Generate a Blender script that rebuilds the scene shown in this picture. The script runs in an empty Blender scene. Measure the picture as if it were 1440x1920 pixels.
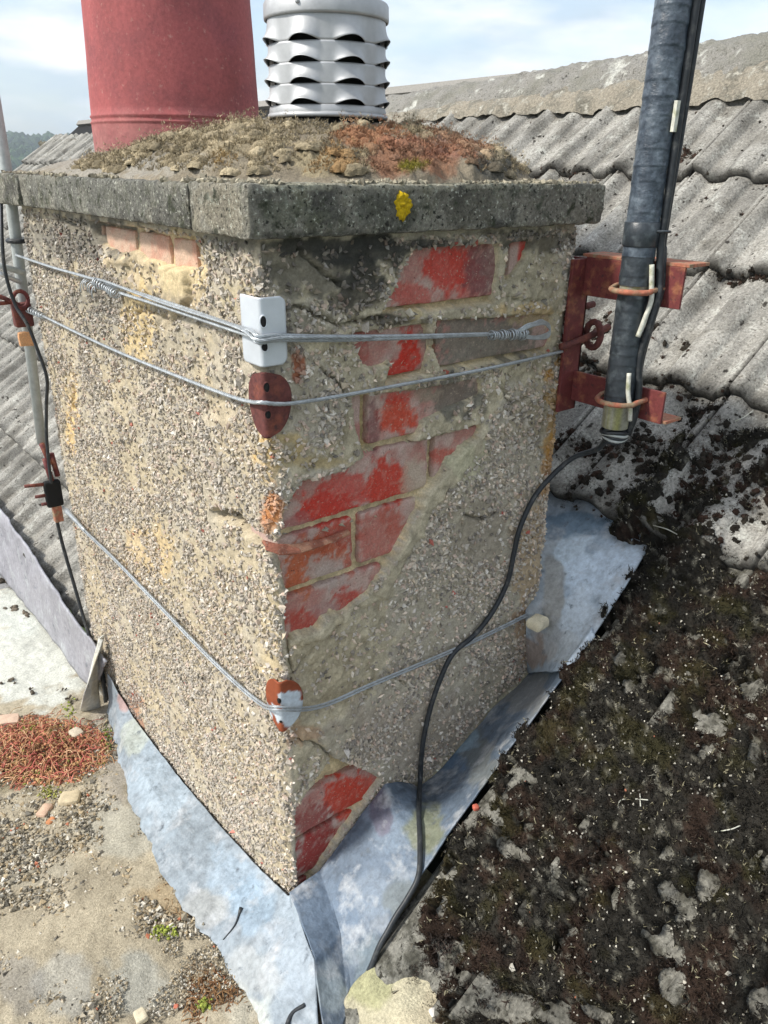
import bpy, math, random
import numpy as np
from mathutils import Matrix, Vector
random.seed(4); RS = np.random.RandomState(7)
scn = bpy.context.scene
col = scn.collection

# ------------------------------------------------------------------ camera
FPX, TH, RO, PH, PI_R = 1450.085, .41782, .012722, .8964, .65227   # focal (px of a 1920 high frame), pitch, roll, heading, roof pitch
def _axes():
    c, s = math.cos(TH), math.sin(TH)
    r = np.array([1, 0, 0.]); F = np.array([0, c, -s]); u = np.array([0, s, c])
    cr, sr = math.cos(RO), math.sin(RO)
    R2 = cr*r+sr*u; U2 = -sr*r+cr*u
    M = np.array([[math.sin(PH), math.cos(PH), 0], [-math.cos(PH), math.sin(PH), 0], [0, 0, 1]])
    return M@R2, M@U2, M@F
CR, CU, CF = _axes()
CAM = np.array([-.37370678, -.65602458, .06321632])
cd = bpy.data.cameras.new('camera'); cam = bpy.data.objects.new('camera', cd); col.objects.link(cam)
cd.sensor_fit = 'VERTICAL'; cd.sensor_height = 36; cd.lens = FPX/1920*36; cd.clip_start = .02; cd.clip_end = 9000
cam.matrix_world = Matrix(((CR[0], CU[0], -CF[0], CAM[0]), (CR[1], CU[1], -CF[1], CAM[1]), (CR[2], CU[2], -CF[2], CAM[2]), (0, 0, 0, 1)))
scn.camera = cam

# ------------------------------------------------------------------ sky and sun
SUN_DIR = np.array([-.66, .24, .66]); SUN_DIR = SUN_DIR/np.linalg.norm(SUN_DIR)      # towards the sun
w = bpy.data.worlds.new('World'); scn.world = w; w.use_nodes = True
nt = w.node_tree; nt.nodes.clear(); N = nt.nodes; LK = nt.links
sky = N.new('ShaderNodeTexSky'); sky.sky_type = 'NISHITA'; sky.sun_disc = False
sky.sun_elevation = math.asin(SUN_DIR[2]); sky.sun_rotation = math.atan2(SUN_DIR[0], SUN_DIR[1])
sky.air_density = 1.0; sky.dust_density = 1.6; sky.ozone_density = 1.0
tc = N.new('ShaderNodeTexCoord'); mp = N.new('ShaderNodeMapping'); mp.inputs['Scale'].default_value = (1.0, 1.0, 3.4)
n1 = N.new('ShaderNodeTexNoise'); n1.inputs['Scale'].default_value = 2.6; n1.inputs['Detail'].default_value = 9; n1.inputs['Roughness'].default_value = .56
cr = N.new('ShaderNodeValToRGB'); cr.color_ramp.elements[0].position = .36; cr.color_ramp.elements[1].position = .56
n2 = N.new('ShaderNodeTexNoise'); n2.inputs['Scale'].default_value = 5.5; n2.inputs['Detail'].default_value = 7
cr2 = N.new('ShaderNodeValToRGB'); cr2.color_ramp.elements[0].color = (3.0, 3.6, 4.15, 1); cr2.color_ramp.elements[1].color = (5.2, 5.25, 5.35, 1)
cr2.color_ramp.elements[0].position = .40; cr2.color_ramp.elements[1].position = .56
hs = N.new('ShaderNodeHueSaturation'); hs.inputs['Saturation'].default_value = .85; hs.inputs['Value'].default_value = 1.0
mx = N.new('ShaderNodeMix'); mx.data_type = 'RGBA'
bg = N.new('ShaderNodeBackground'); bg.inputs['Strength'].default_value = .12
wo = N.new('ShaderNodeOutputWorld')
LK.new(tc.outputs['Generated'], mp.inputs['Vector']); LK.new(mp.outputs[0], n1.inputs['Vector']); LK.new(mp.outputs[0], n2.inputs['Vector'])
LK.new(n1.outputs['Fac'], cr.inputs[0]); LK.new(n2.outputs['Fac'], cr2.inputs[0]); LK.new(sky.outputs[0], hs.inputs['Color'])
LK.new(cr.outputs[0], mx.inputs[0]); LK.new(hs.outputs[0], mx.inputs[6]); LK.new(cr2.outputs[0], mx.inputs[7])
LK.new(mx.outputs[2], bg.inputs['Color']); LK.new(bg.outputs[0], wo.inputs['Surface'])
sl = bpy.data.lights.new('sun', 'SUN'); sl.energy = 2.5; sl.angle = math.radians(7); sl.color = (1, .95, .87)
so = bpy.data.objects.new('sun', sl); col.objects.link(so)
so.rotation_euler = Vector(SUN_DIR).to_track_quat('Z', 'Y').to_euler()
scn.view_settings.view_transform = 'Standard'; scn.view_settings.look = 'None'
scn.view_settings.gamma = 1; scn.view_settings.use_curve_mapping = False; scn.view_settings.exposure = 0.95
scn.cycles.max_bounces = 5

# ------------------------------------------------------------------ numeric helpers
def ray(x, y): return CF+CR*(x-720)/FPX+CU*(960-y)/FPX
def on(x, y, ax, v):                       # the point of an axis-aligned plane that lies behind a spot of the photograph
    d = ray(x, y); t = (v-CAM[ax])/d[ax]; return CAM+d*t
ROOF_Z0 = -.87
RN = np.array([-math.sin(PI_R), 0, math.cos(PI_R)]); RSV = np.array([math.cos(PI_R), 0, math.sin(PI_R)])
def onroof(x, y, off=0.):
    d = ray(x, y); k = ROOF_Z0*math.cos(PI_R)+off
    return CAM+d*((k-RN@CAM)/(RN@d))
def rp(s, Y, off=0.):                      # a point of the roof plane: s up the slope, Y along the ridge
    return np.array([0, 0, ROOF_Z0])+RSV*s+np.array([0, Y, 0])+RN*off
FZ = -.885; FK = -.10
def flatz(Y): return FZ+FK*np.clip(Y, -1, 1.6)
def onflat(x, y, off=0.):
    d = ray(x, y)
    t = (FZ+off+FK*CAM[1]-CAM[2])/(d[2]-FK*d[1]); return CAM+d*t
def proj(P):
    q = np.asarray(P, float)-CAM; z = np.maximum(q@CF, .01)
    return 720+FPX*(q@CR)/z, 960-FPX*(q@CU)/z

def _h(i, j, k, s):
    n = (i*374761393+j*668265263+k*1274126177+s*362437) & 0xffffffff
    n = ((n ^ (n >> 13))*1274126177) & 0xffffffff
    return ((n ^ (n >> 16)) & 0xffff)/65535.
def vn(P, sc, s=0):                        # value noise, 0..1
    Q = np.asarray(P, float)*sc+100.; I = np.floor(Q).astype(np.int64); Fr = Q-I; Fr = Fr*Fr*(3-2*Fr)
    o = 0
    for a in (0, 1):
        for b in (0, 1):
            for c in (0, 1):
                wgt = (Fr[..., 0] if a else 1-Fr[..., 0])*(Fr[..., 1] if b else 1-Fr[..., 1])*(Fr[..., 2] if c else 1-Fr[..., 2])
                o = o+wgt*_h(I[..., 0]+a, I[..., 1]+b, I[..., 2]+c, s)
    return o
def fbm(P, sc, oc=4, s=0, g=.5):
    o = 0; a = 1; t = 0
    for i in range(oc): o = o+a*vn(P, sc*2.03**i, s+i); t += a; a *= g
    return o/t
def sst(a, b, x): t = np.clip((x-a)/(b-a), 0, 1); return t*t*(3-2*t)
def sdpoly(X, Y, pts):                     # signed distance, positive inside
    pts = np.asarray(pts, float); d = np.full(X.shape, 1e9); ins = np.zeros(X.shape, bool)
    for a, b in zip(pts, np.roll(pts, -1, 0)):
        e = b-a; wx = X-a[0]; wy = Y-a[1]; t = np.clip((wx*e[0]+wy*e[1])/(e@e+1e-9), 0, 1)
        d = np.minimum(d, np.hypot(wx-e[0]*t, wy-e[1]*t))
        c = (a[1] > Y) != (b[1] > Y)
        with np.errstate(all='ignore'): xi = a[0]+(Y-a[1])*e[0]/(e[1] if e[1] else 1e-9)
        ins ^= c & (X < xi)
    return np.where(ins, d, -d)
def dline(X, Y, pts):
    pts = np.asarray(pts, float); d = np.full(X.shape, 1e9)
    for a, b in zip(pts[:-1], pts[1:]):
        e = b-a; wx = X-a[0]; wy = Y-a[1]; t = np.clip((wx*e[0]+wy*e[1])/(e@e+1e-9), 0, 1)
        d = np.minimum(d, np.hypot(wx-e[0]*t, wy-e[1]*t))
    return d
def blobs(X, Y, C, lst, P=None, ns=60, amp=.9):   # albedo patches (stains, lichens, bare spots, a painted shade band): x, y, rx, ry, colour, strength
    nz = fbm(P, ns, 4, 31)-.5 if P is not None else 0
    for (bx, by, rx, ry, c, st) in lst:
        r = np.hypot((X-bx)/rx, (Y-by)/ry)+nz*amp*1.6
        m = (1-sst(.68, 1.02, r))*st
        C = C*(1-m[..., None])+np.array(c)*m[..., None]
    return C

# ------------------------------------------------------------------ mesh helpers
def link(o, parent=None):
    col.objects.link(o)
    if parent is not None: o.parent = parent
    return o
def mesh(name, V, F, mat, parent=None, C=None, smooth=True, link_it=True):
    V = np.asarray(V, float).reshape(-1, 3)
    me = bpy.data.meshes.new(name)
    Fs = F if isinstance(F, list) else [F]
    Fs = [np.asarray(f, np.int64) for f in Fs if len(f)]
    nl = sum(f.size for f in Fs); nf = sum(len(f) for f in Fs)
    me.vertices.add(len(V)); me.vertices.foreach_set('co', V.ravel())
    me.loops.add(nl); me.loops.foreach_set('vertex_index', np.concatenate([f.ravel() for f in Fs]))
    st = []; k = 0
    for f in Fs: st.append(k+np.arange(len(f))*f.shape[1]); k += f.size
    me.polygons.add(nf); me.polygons.foreach_set('loop_start', np.concatenate(st))
    me.update(calc_edges=True)
    me.polygons.foreach_set('use_smooth', np.full(nf, smooth))
    if C is not None:
        a = me.color_attributes.new('Col', 'FLOAT_COLOR', 'POINT')
        c4 = np.ones((len(V), 4)); c4[:, :3] = np.clip(np.asarray(C).reshape(-1, 3), 0, 1); a.data.foreach_set('color', c4.ravel())
    me.materials.append(mat); me.validate(verbose=False)
    if not link_it: return me
    return link(bpy.data.objects.new(name, me), parent)
def tag(o, label=None, cat=None, group=None, kind=None):
    if label: o['label'] = label
    if cat: o['category'] = cat
    if group: o['group'] = group
    if kind: o['kind'] = kind
    return o
def thing(name, label, cat, loc=(0, 0, 0), group=None):
    return tag(link(bpy.data.objects.new(name, None)), label, cat, group)      # base at the origin of the stack unless moved
def grid_faces(nu, nv, wrap=False):
    i = np.arange(nu if wrap else nu-1)[:, None]; j = np.arange(nv-1)[None]
    a = i*nv+j; b = ((i+1) % nu)*nv+j
    return np.stack([a, b, b+1, a+1], -1).reshape(-1, 4)
def join(parts):                            # [(V, F, C)] with quads and/or triangles
    Vs, Q, T, Cs = [], [], [], []; k = 0
    for V, F, C in parts:
        V = np.asarray(V, float).reshape(-1, 3)
        for f in (F if isinstance(F, list) else [F]):
            f = np.asarray(f); (Q if f.shape[1] == 4 else T).append(f+k)
        Vs.append(V); k += len(V)
        Cs.append(np.broadcast_to(np.asarray(C if C is not None else (1, 1, 1), float), (len(V), 3)))
    F = [np.concatenate(x) for x in (Q, T) if x]
    return np.concatenate(Vs), F, np.concatenate(Cs)
def tube(path, r, n=10, caps=True, C=None):
    P = np.asarray(path, float); m = len(P); r = np.broadcast_to(np.asarray(r, float), (m,))
    T = np.gradient(P, axis=0); T /= np.linalg.norm(T, axis=1)[:, None]+1e-12
    up = np.array([0, 0, 1.]) if abs(T[0][2]) < .9 else np.array([1., 0, 0])
    A = np.cross(T[0], up); A /= np.linalg.norm(A); V = []
    for i in range(m):
        A = A-T[i]*(A@T[i]); A /= np.linalg.norm(A); B = np.cross(T[i], A)
        a = np.arange(n)*2*np.pi/n
        V.append(P[i]+r[i]*(np.cos(a)[:, None]*A+np.sin(a)[:, None]*B))
    V = np.array(V).reshape(-1, 3)
    i = np.arange(m-1)[:, None]; j = np.arange(n)[None]
    F = np.stack([i*n+j, i*n+(j+1) % n, (i+1)*n+(j+1) % n, (i+1)*n+j], -1).reshape(-1, 4)
    Fl = [F]
    if caps:
        V = np.concatenate([V, P[:1], P[-1:]]); k = m*n; jj = np.arange(n)
        Fl.append(np.stack([(jj+1) % n, jj, np.full(n, k)], -1)); Fl.append(np.stack([(m-1)*n+jj, (m-1)*n+(jj+1) % n, np.full(n, k+1)], -1))
    return V, Fl, C
def spline(pts, n=12):                      # Catmull-Rom
    p = np.asarray(pts, float); p = np.vstack([2*p[0]-p[1], p, 2*p[-1]-p[-2]]); o = []
    for i in range(1, len(p)-2):
        for t in np.arange(n)/n:
            o.append(.5*((2*p[i])+(-p[i-1]+p[i+1])*t+(2*p[i-1]-5*p[i]+4*p[i+1]-p[i+2])*t*t+(-p[i-1]+3*p[i]-3*p[i+1]+p[i+2])*t**3))
    o.append(p[-2]); return np.array(o)
def box(c, s, ax=None, C=None):             # centre, full sizes, axes as rows
    c = np.array(c, float); s = np.array(s, float)/2
    ax = np.eye(3) if ax is None else np.array(ax, float)
    q = np.array([[x, y, z] for x in (-1, 1) for y in (-1, 1) for z in (-1, 1)], float)*s
    F = np.array([[0, 1, 3, 2], [4, 6, 7, 5], [0, 4, 5, 1], [2, 3, 7, 6], [0, 2, 6, 4], [1, 5, 7, 3]])
    return c+q@ax, F, C
def bevel(o, wd=.001, seg=2):
    m = o.modifiers.new('bevel', 'BEVEL'); m.width = wd; m.segments = seg; m.limit_method = 'ANGLE'; return o
def rough_box(lo, hi, step, amp, seed=0, rnd=.004, ns=60):   # six displaced grid faces that share their edges by displacing on position
    lo = np.array(lo, float); hi = np.array(hi, float); L = hi-lo
    n = np.maximum(np.round(L/step).astype(int), 2)+1; parts = []
    for ax in range(3):
        a, b = [k for k in range(3) if k != ax]
        for sd in (0, 1):
            u, v = np.meshgrid(np.linspace(0, 1, n[a]), np.linspace(0, 1, n[b]), indexing='ij')
            P = np.zeros(u.shape+(3,)); P[..., a] = lo[a]+u*L[a]; P[..., b] = lo[b]+v*L[b]; P[..., ax] = hi[ax] if sd else lo[ax]
            F = grid_faces(n[a], n[b])
            if (sd == 0) != (ax == 1): F = F[:, ::-1]
            parts.append((P.reshape(-1, 3), F, None))
    V, F, _ = join(parts)
    c = np.clip(V, lo+rnd, hi-rnd); d = V-c; l = np.linalg.norm(d, axis=1)[:, None]+1e-9
    V = c+d/l*rnd                            # rounded edges
    for k in range(3): V[:, k] += (fbm(V, ns, 4, seed+k*7)-.5)*2*amp
    return V, F
def loft(rows, nu, nv, amp=0, ns=30, seed=0):   # rows: 3-D polylines, blended across
    R = []
    for r in rows:
        r = np.asarray(r, float); d = np.r_[0, np.cumsum(np.linalg.norm(np.diff(r, axis=0), axis=1))]; t = np.linspace(0, d[-1], nu)
        R.append(np.stack([np.interp(t, d, r[:, k]) for k in range(3)], -1))
    R = np.array(R); m = len(R); t = np.linspace(0, m-1, nv); i = np.minimum(t.astype(int), m-2); fr = (t-i)[:, None, None]
    G = R[i]*(1-fr)+R[i+1]*fr; G = np.swapaxes(G, 0, 1)     # nu, nv, 3
    if amp:
        du = np.gradient(G, axis=0); dv = np.gradient(G, axis=1); n = np.cross(du, dv); n /= np.linalg.norm(n, axis=-1)[..., None]+1e-9
        G = G+n*((fbm(G, ns, 3, seed)-.5)*2*amp)[..., None]
    return G
def solid(o, t, off=-1):
    m = o.modifiers.new('thickness', 'SOLIDIFY'); m.thickness = t; m.offset = off; return o
def chips_tmpl(k=6, seed=3):
    r = np.random.RandomState(seed); o = []
    base = np.array([[1, 0, 0], [-1, 0, 0], [0, 1, 0], [0, -1, 0], [0, 0, 1], [0, 0, -1.]])
    F = np.array([[0, 2, 4], [2, 1, 4], [1, 3, 4], [3, 0, 4], [2, 0, 5], [1, 2, 5], [3, 1, 5], [0, 3, 5]])
    for i in range(k): o.append((base*r.uniform(.7, 1.1, (6, 1))+r.uniform(-.38, .38, (6, 3)), F))
    return o
def blade_tmpl(k=6, seed=5):                # bent grass-like blades, two triangles each, three per tuft
    r = np.random.RandomState(seed); o = []
    for i in range(k):
        V = []; F = []
        for j in range(4):
            a = r.uniform(0, 6.28); l = r.uniform(.6, 1.2); lean = r.uniform(.2, .9); b = np.array([math.cos(a), math.sin(a), 0]); s = np.array([-b[1], b[0], 0])*.10
            b0 = r.uniform(-.35, .35, 3)*[1, 1, 0]
            k0 = len(V); V += [b0-s, b0+s, b0+b*lean*.4*l+s*.5+[0, 0, .6*l], b0+b*lean*l+[0, 0, .95*l]]
            F += [[k0, k0+1, k0+2], [k0, k0+2, k0+3]]
        o.append((np.array(V), np.array(F)))
    return o
def scatter(tm, P, Nn, S, C, seed=0, tilt=.5, flat=None):
    r = np.random.RandomState(seed); n = len(P); pick = r.randint(0, len(tm), n); Vs, Fs, Cs = [], [], []; k = 0
    Nn = np.broadcast_to(Nn, P.shape)+r.normal(0, tilt, P.shape); Nn = Nn/np.linalg.norm(Nn, axis=1)[:, None]
    A = np.cross(Nn, r.normal(0, 1, P.shape)); A /= np.linalg.norm(A, axis=1)[:, None]; B = np.cross(Nn, A)
    S = np.asarray(S, float); S = S[:, None]*np.ones((1, 3)) if S.ndim == 1 else S
    for t, (V, F) in enumerate(tm):
        m = np.where(pick == t)[0]
        if not len(m): continue
        L = V[None]*S[m][:, None, :]
        W = P[m][:, None]+L[..., 0:1]*A[m][:, None]+L[..., 1:2]*B[m][:, None]+L[..., 2:3]*Nn[m][:, None]
        Vs.append(W.reshape(-1, 3)); Fs.append((F[None]+k+(np.arange(len(m))*len(V))[:, None, None]).reshape(-1, F.shape[1])); k += W.shape[0]*W.shape[1]
        Cs.append(np.repeat(C[m], len(V), 0))
    return np.concatenate(Vs), np.concatenate(Fs), np.concatenate(Cs)
CH = chips_tmpl(); BL = blade_tmpl()
def blob_tmpl(seed=2, k=6):
    r = np.random.RandomState(seed); o = []
    for i in range(k):
        nu, nv = 14, 6; V = [[0, 0, .75]]; ph = r.uniform(0, 6, 4)
        for j in range(1, nv+1):
            for i_ in range(nu):
                a = i_*2*np.pi/nu; rr_ = math.sin(j/nv*1.7)*(1+.2*math.sin(2*a+ph[0])+.15*math.sin(5*a+ph[1])+r.uniform(-.13, .13)); V.append([rr_*math.cos(a), rr_*math.sin(a), .75*math.cos(j/nv*1.9)+r.uniform(-.08, .08)])
        F = [[0, 1+i_, 1+(i_+1) % nu] for i_ in range(nu)]
        for j in range(nv-1):
            for i_ in range(nu): a, b = 1+j*nu+i_, 1+j*nu+(i_+1) % nu; F += [[a, a+nu, b], [b, a+nu, b+nu]]
        o.append((np.array(V), np.array(F)))
    return o
BT = blob_tmpl()

# ------------------------------------------------------------------ materials
def material(name, base=(.5, .5, .5), vcol=False, rough=.85, metal=0, nscale=200, namt=.25, bscale=400, bstr=.3, bdist=.001, second=None, spec=.3, nrough=.6, rand=0, mul=False):
    m = bpy.data.materials.new(name); m.use_nodes = True; t = m.node_tree; n = t.nodes; l = t.links; n.clear()
    out = n.new('ShaderNodeOutputMaterial'); b = n.new('ShaderNodeBsdfPrincipled'); l.new(b.outputs[0], out.inputs[0])
    b.inputs['Metallic'].default_value = metal; b.inputs['Specular IOR Level'].default_value = spec
    g = n.new('ShaderNodeNewGeometry'); pos = g.outputs['Position']
    if vcol: a = n.new('ShaderNodeAttribute'); a.attribute_name = 'Col'; c = a.outputs['Color']
    else: a = n.new('ShaderNodeRGB'); a.outputs[0].default_value = (*base, 1); c = a.outputs[0]
    if second:                                # list of (colour, scale, lo, hi)
        for (c2, sc, lo, hi) in second:
            q = n.new('ShaderNodeTexNoise'); q.inputs['Scale'].default_value = sc; q.inputs['Detail'].default_value = 6; q.inputs['Roughness'].default_value = .62; l.new(pos, q.inputs['Vector'])
            r = n.new('ShaderNodeMapRange'); r.inputs[1].default_value = lo; r.inputs[2].default_value = hi; l.new(q.outputs['Fac'], r.inputs[0])
            x = n.new('ShaderNodeMix'); x.data_type = 'RGBA'; l.new(r.outputs[0], x.inputs[0]); l.new(c, x.inputs[6]); x.inputs[7].default_value = (*c2, 1); c = x.outputs[2]
    q = n.new('ShaderNodeTexNoise'); q.inputs['Scale'].default_value = nscale; q.inputs['Detail'].default_value = 5; q.inputs['Roughness'].default_value = .7; l.new(pos, q.inputs['Vector'])
    r = n.new('ShaderNodeMapRange'); r.inputs[1].default_value = .3; r.inputs[2].default_value = .7; r.inputs[3].default_value = 1-namt; r.inputs[4].default_value = 1+namt; l.new(q.outputs['Fac'], r.inputs[0])
    v = n.new('ShaderNodeVectorMath'); v.operation = 'SCALE'; l.new(c, v.inputs[0]); l.new(r.outputs[0], v.inputs['Scale']); c = v.outputs[0]
    if mul:
        a = n.new('ShaderNodeAttribute'); a.attribute_name = 'Col'; v = n.new('ShaderNodeVectorMath'); v.operation = 'MULTIPLY'; l.new(c, v.inputs[0]); l.new(a.outputs['Color'], v.inputs[1]); c = v.outputs[0]
    if rand:
        oi = n.new('ShaderNodeObjectInfo'); r = n.new('ShaderNodeMapRange'); r.inputs[3].default_value = 1-rand; r.inputs[4].default_value = 1+rand; l.new(oi.outputs['Random'], r.inputs[0])
        v = n.new('ShaderNodeVectorMath'); v.operation = 'SCALE'; l.new(c, v.inputs[0]); l.new(r.outputs[0], v.inputs['Scale']); c = v.outputs[0]
    l.new(c, b.inputs['Base Color'])
    q2 = n.new('ShaderNodeTexNoise'); q2.inputs['Scale'].default_value = bscale; q2.inputs['Detail'].default_value = 5; q2.inputs['Roughness'].default_value = .65; l.new(pos, q2.inputs['Vector'])
    bu = n.new('ShaderNodeBump'); bu.inputs['Strength'].default_value = bstr; bu.inputs['Distance'].default_value = bdist; l.new(q2.outputs['Fac'], bu.inputs['Height']); l.new(bu.outputs[0], b.inputs['Normal'])
    r = n.new('ShaderNodeMapRange'); r.inputs[3].default_value = max(rough-.12, .05); r.inputs[4].default_value = min(rough+.12, 1); l.new(q.outputs['Fac'], r.inputs[0]); l.new(r.outputs[0], b.inputs['Roughness'])
    return m
M_render = material('pebbledash_render', vcol=True, rough=.95, nscale=350, namt=.28, bscale=500, bstr=.6, bdist=.002)
M_chip = material('stone_chip', vcol=True, rough=.8, nscale=500, namt=.18, bscale=900, bstr=.2)
M_brick = material('brick', vcol=True, rough=.8, nscale=420, namt=.25, bscale=400, bstr=.7, bdist=.0018, second=[((.42, .34, .27), 330, .60, .68), ((.12, .05, .04), 260, .64, .70)])
M_cap = material('coping_concrete', vcol=True, rough=.95, nscale=260, namt=.5, bscale=320, bstr=1.0, bdist=.004, second=[((.33, .34, .28), 120, .58, .68), ((.40, .41, .35), 260, .60, .68), ((.028, .028, .022), 200, .57, .64), ((.05, .055, .035), 60, .55, .66)])
M_moss = material('moss', vcol=True, rough=1, nscale=300, namt=.35, bscale=500, bstr=.8, bdist=.004, spec=.1)
M_soil = material('roof_grit', vcol=True, rough=.95, nscale=260, namt=.35, bscale=420, bstr=.9, bdist=.003, spec=.2)
M_tile = material('concrete_tile', (.33, .32, .29), rough=.95, nscale=240, namt=.5, bscale=260, bstr=.9, bdist=.003, rand=.12, mul=True,
                  second=[((.21, .20, .175), 13, .44, .66), ((.42, .42, .38), 30, .54, .70), ((.13, .12, .10), 170, .57, .67), ((.04, .035, .03), 46, .62, .66)])
M_tiled = material('mossy_tile', (.20, .195, .17), rough=.95, nscale=200, namt=.5, bscale=260, bstr=.9, bdist=.003, rand=.1, mul=True, second=[((.07, .068, .055), 40, .45, .60), ((.30, .30, .26), 60, .58, .70), ((.03, .028, .022), 120, .55, .64)])
M_slope = material('plain_slope', (.25, .24, .22), rough=.95)
M_ridge = material('ridge_mortar', (.29, .28, .255), rough=.95, nscale=300, namt=.4, bscale=170, bstr=1, bdist=.009,
                   second=[((.11, .105, .085), 130, .57, .66), ((.24, .235, .2), 7, .45, .62), ((.55, .55, .50), 16, .58, .66), ((.04, .035, .03), 30, .66, .70)])
M_bed = material('ridge_bedding', (.30, .27, .215), rough=.95, nscale=200, namt=.45, bscale=150, bstr=1, bdist=.008, second=[((.17, .16, .13), 20, .48, .62), ((.42, .40, .34), 40, .55, .66)])
M_lead = material('lead', vcol=True, rough=.58, metal=.12, nscale=110, namt=.25, bscale=110, bstr=.6, bdist=.003, spec=.35, second=[((.40, .42, .44), 22, .54, .72), ((.10, .12, .14), 48, .60, .74)])
M_pot = material('clay_pot', vcol=True, rough=.8, nscale=180, namt=.2, bscale=260, bstr=.4, bdist=.001, second=[((.24, .075, .08), 14, .46, .70), ((.42, .20, .18), 120, .60, .74)])
M_galv = material('galvanised_steel', (.62, .64, .66), rough=.42, metal=.75, nscale=35, namt=.16, bscale=300, bstr=.08, second=[((.46, .48, .5), 60, .45, .65)])
M_alu = material('weathered_aluminium', (.46, .47, .48), rough=.55, metal=.5, nscale=30, namt=.14, bscale=120, bstr=.12, second=[((.40, .41, .42), 26, .45, .75)])
M_plate = material('zinc_plate', (.62, .66, .70), rough=.5, metal=.35, nscale=25, namt=.08, bscale=100, bstr=.05, spec=.5)
M_wire = material('wire', (.42, .45, .47), rough=.45, metal=.6, nscale=120, namt=.25, bscale=400, bstr=.1)
M_rust = material('rusted_steel', (.13, .045, .04), rough=.75, metal=.15, nscale=150, namt=.35, bscale=350, bstr=.5, second=[((.22, .07, .045), 40, .5, .65), ((.06, .03, .03), 90, .55, .7)])
M_redox = material('red_oxide_paint', (.145, .035, .034), rough=.6, metal=.05, nscale=150, namt=.25, bscale=350, bstr=.4, second=[((.26, .10, .055), 55, .52, .66), ((.05, .03, .03), 120, .60, .70)])
M_redtop = material('weathered_red_paint', (.36, .13, .08), rough=.8, nscale=200, namt=.35, bscale=350, bstr=.5, second=[((.26, .19, .12), 60, .45, .6)])
M_tape = material('black_tape', (.030, .038, .046), rough=.38, nscale=90, namt=.35, bscale=160, bstr=.35, bdist=.002, second=[((.10, .12, .13), 70, .5, .75)], spec=.5)
M_cable = material('black_cable', (.028, .032, .036), rough=.45, nscale=120, namt=.3, bscale=300, bstr=.1, second=[((.09, .09, .085), 60, .55, .75)])
M_grey = material('grey_pipe', (.42, .45, .44), rough=.6, nscale=90, namt=.18, bscale=300, bstr=.1)
M_white = material('white_cable', (.55, .55, .48), rough=.6, nscale=150, namt=.25, bscale=300, bstr=.2, second=[((.28, .29, .16), 80, .5, .7)])
M_dark = material('dark_hole', (.012, .012, .012), rough=.95, nscale=100, namt=.1)
M_lichen = material('lichen', vcol=True, rough=.95, nscale=500, namt=.3, bscale=600, bstr=.8, bdist=.002)
M_land = material('land', vcol=True, rough=1, nscale=.05, namt=.3, bscale=.3, bstr=.3, spec=.1)
M_wall = material('house_brick', (.30, .13, .09), rough=.9, nscale=20, namt=.3, bscale=60, bstr=.5)

W, L = .462, .775           # the stack: X along the right-hand face, Y along the left-hand face, z = 0 under the coping
# ================================================================== far land
def build_land():
    th = np.linspace(0, 2*np.pi, 181)[:-1]; rr = np.r_[2, 6, 15, 30, 50, 80, 110, 140, 170, 200, 230, 260, 300, 350, 450, 700, 1500, 5000.]
    T, R = np.meshgrid(th, rr, indexing='ij'); X = R*np.cos(T); Y = R*np.sin(T); P = np.stack([X, Y, X*0], -1)
    Z = -7+sst(90, 330, R)*(12.5+8*fbm(P, .007, 3, 5))+sst(700, 1500, R)*-10
    P[..., 2] = Z
    g = np.array((.06, .085, .03)); f = np.array((.34, .31, .16)); m = sst(.42, .5, fbm(P, .012, 3, 9))*sst(230, 290, R)
    C = g*(1-m[..., None])+f*m[..., None]
    o = mesh('ground', P, grid_faces(len(th), len(rr), True), M_land, C=C); tag(o, kind='structure')
    r = np.random.RandomState(12); n = 5200                 # woodland on the valley side
    a = np.radians(r.uniform(58, 112, n)); d = 60+r.uniform(0, 1, n)**.7*205
    X = d*np.cos(a); Y = d*np.sin(a); Q = np.stack([X, Y, X*0], -1); Q[:, 2] = -7+sst(90, 330, d)*(12.5+8*fbm(np.stack([X, Y, X*0], -1), .007, 3, 5))
    s = r.uniform(.7, 1.9, n); Q[:, 2] += s*.35
    C = np.array((.035, .062, .022))*r.uniform(.55, 1.4, (n, 1))
    ico = []
    for k in range(5):
        u = np.linspace(0, 2*np.pi, 8)[:-1]; v = np.array([.25, .9, 1.6, 2.3])
        VV = [[0, 0, 1.1]]+[[math.sin(q)*math.cos(p)*r.uniform(.7, 1.15), math.sin(q)*math.sin(p)*r.uniform(.7, 1.15), math.cos(q)*r.uniform(.8, 1.1)] for q in v for p in u]
        FF = [[0, 1+i, 1+(i+1) % 7] for i in range(7)]
        for j in range(3):
            for i in range(7): a_, b_ = 1+j*7+i, 1+j*7+(i+1) % 7; FF += [[a_, a_+7, b_], [b_, a_+7, b_+7]]
        ico.append((np.array(VV), np.array(FF)))
    V, F, C = scatter(ico, Q, np.array([0, 0, 1.]), np.stack([s, s, s*1.1], -1), C, 5, tilt=.15)
    tag(mesh('woodland', V, F, M_moss, C=C, smooth=False), 'distant green woodland on the valley side at the left edge', 'woodland', kind='stuff')
build_land()
hz = bpy.data.materials.new('haze'); hz.use_nodes = True; t_ = hz.node_tree; t_.nodes.clear(); a_ = t_.nodes.new('ShaderNodeVolumePrincipled'); b_ = t_.nodes.new('ShaderNodeOutputMaterial')
a_.inputs['Color'].default_value = (.80, .90, 1, 1); a_.inputs['Density'].default_value = .0019; a_.inputs['Anisotropy'].default_value = .2; t_.links.new(a_.outputs[0], b_.inputs['Volume'])
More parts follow.
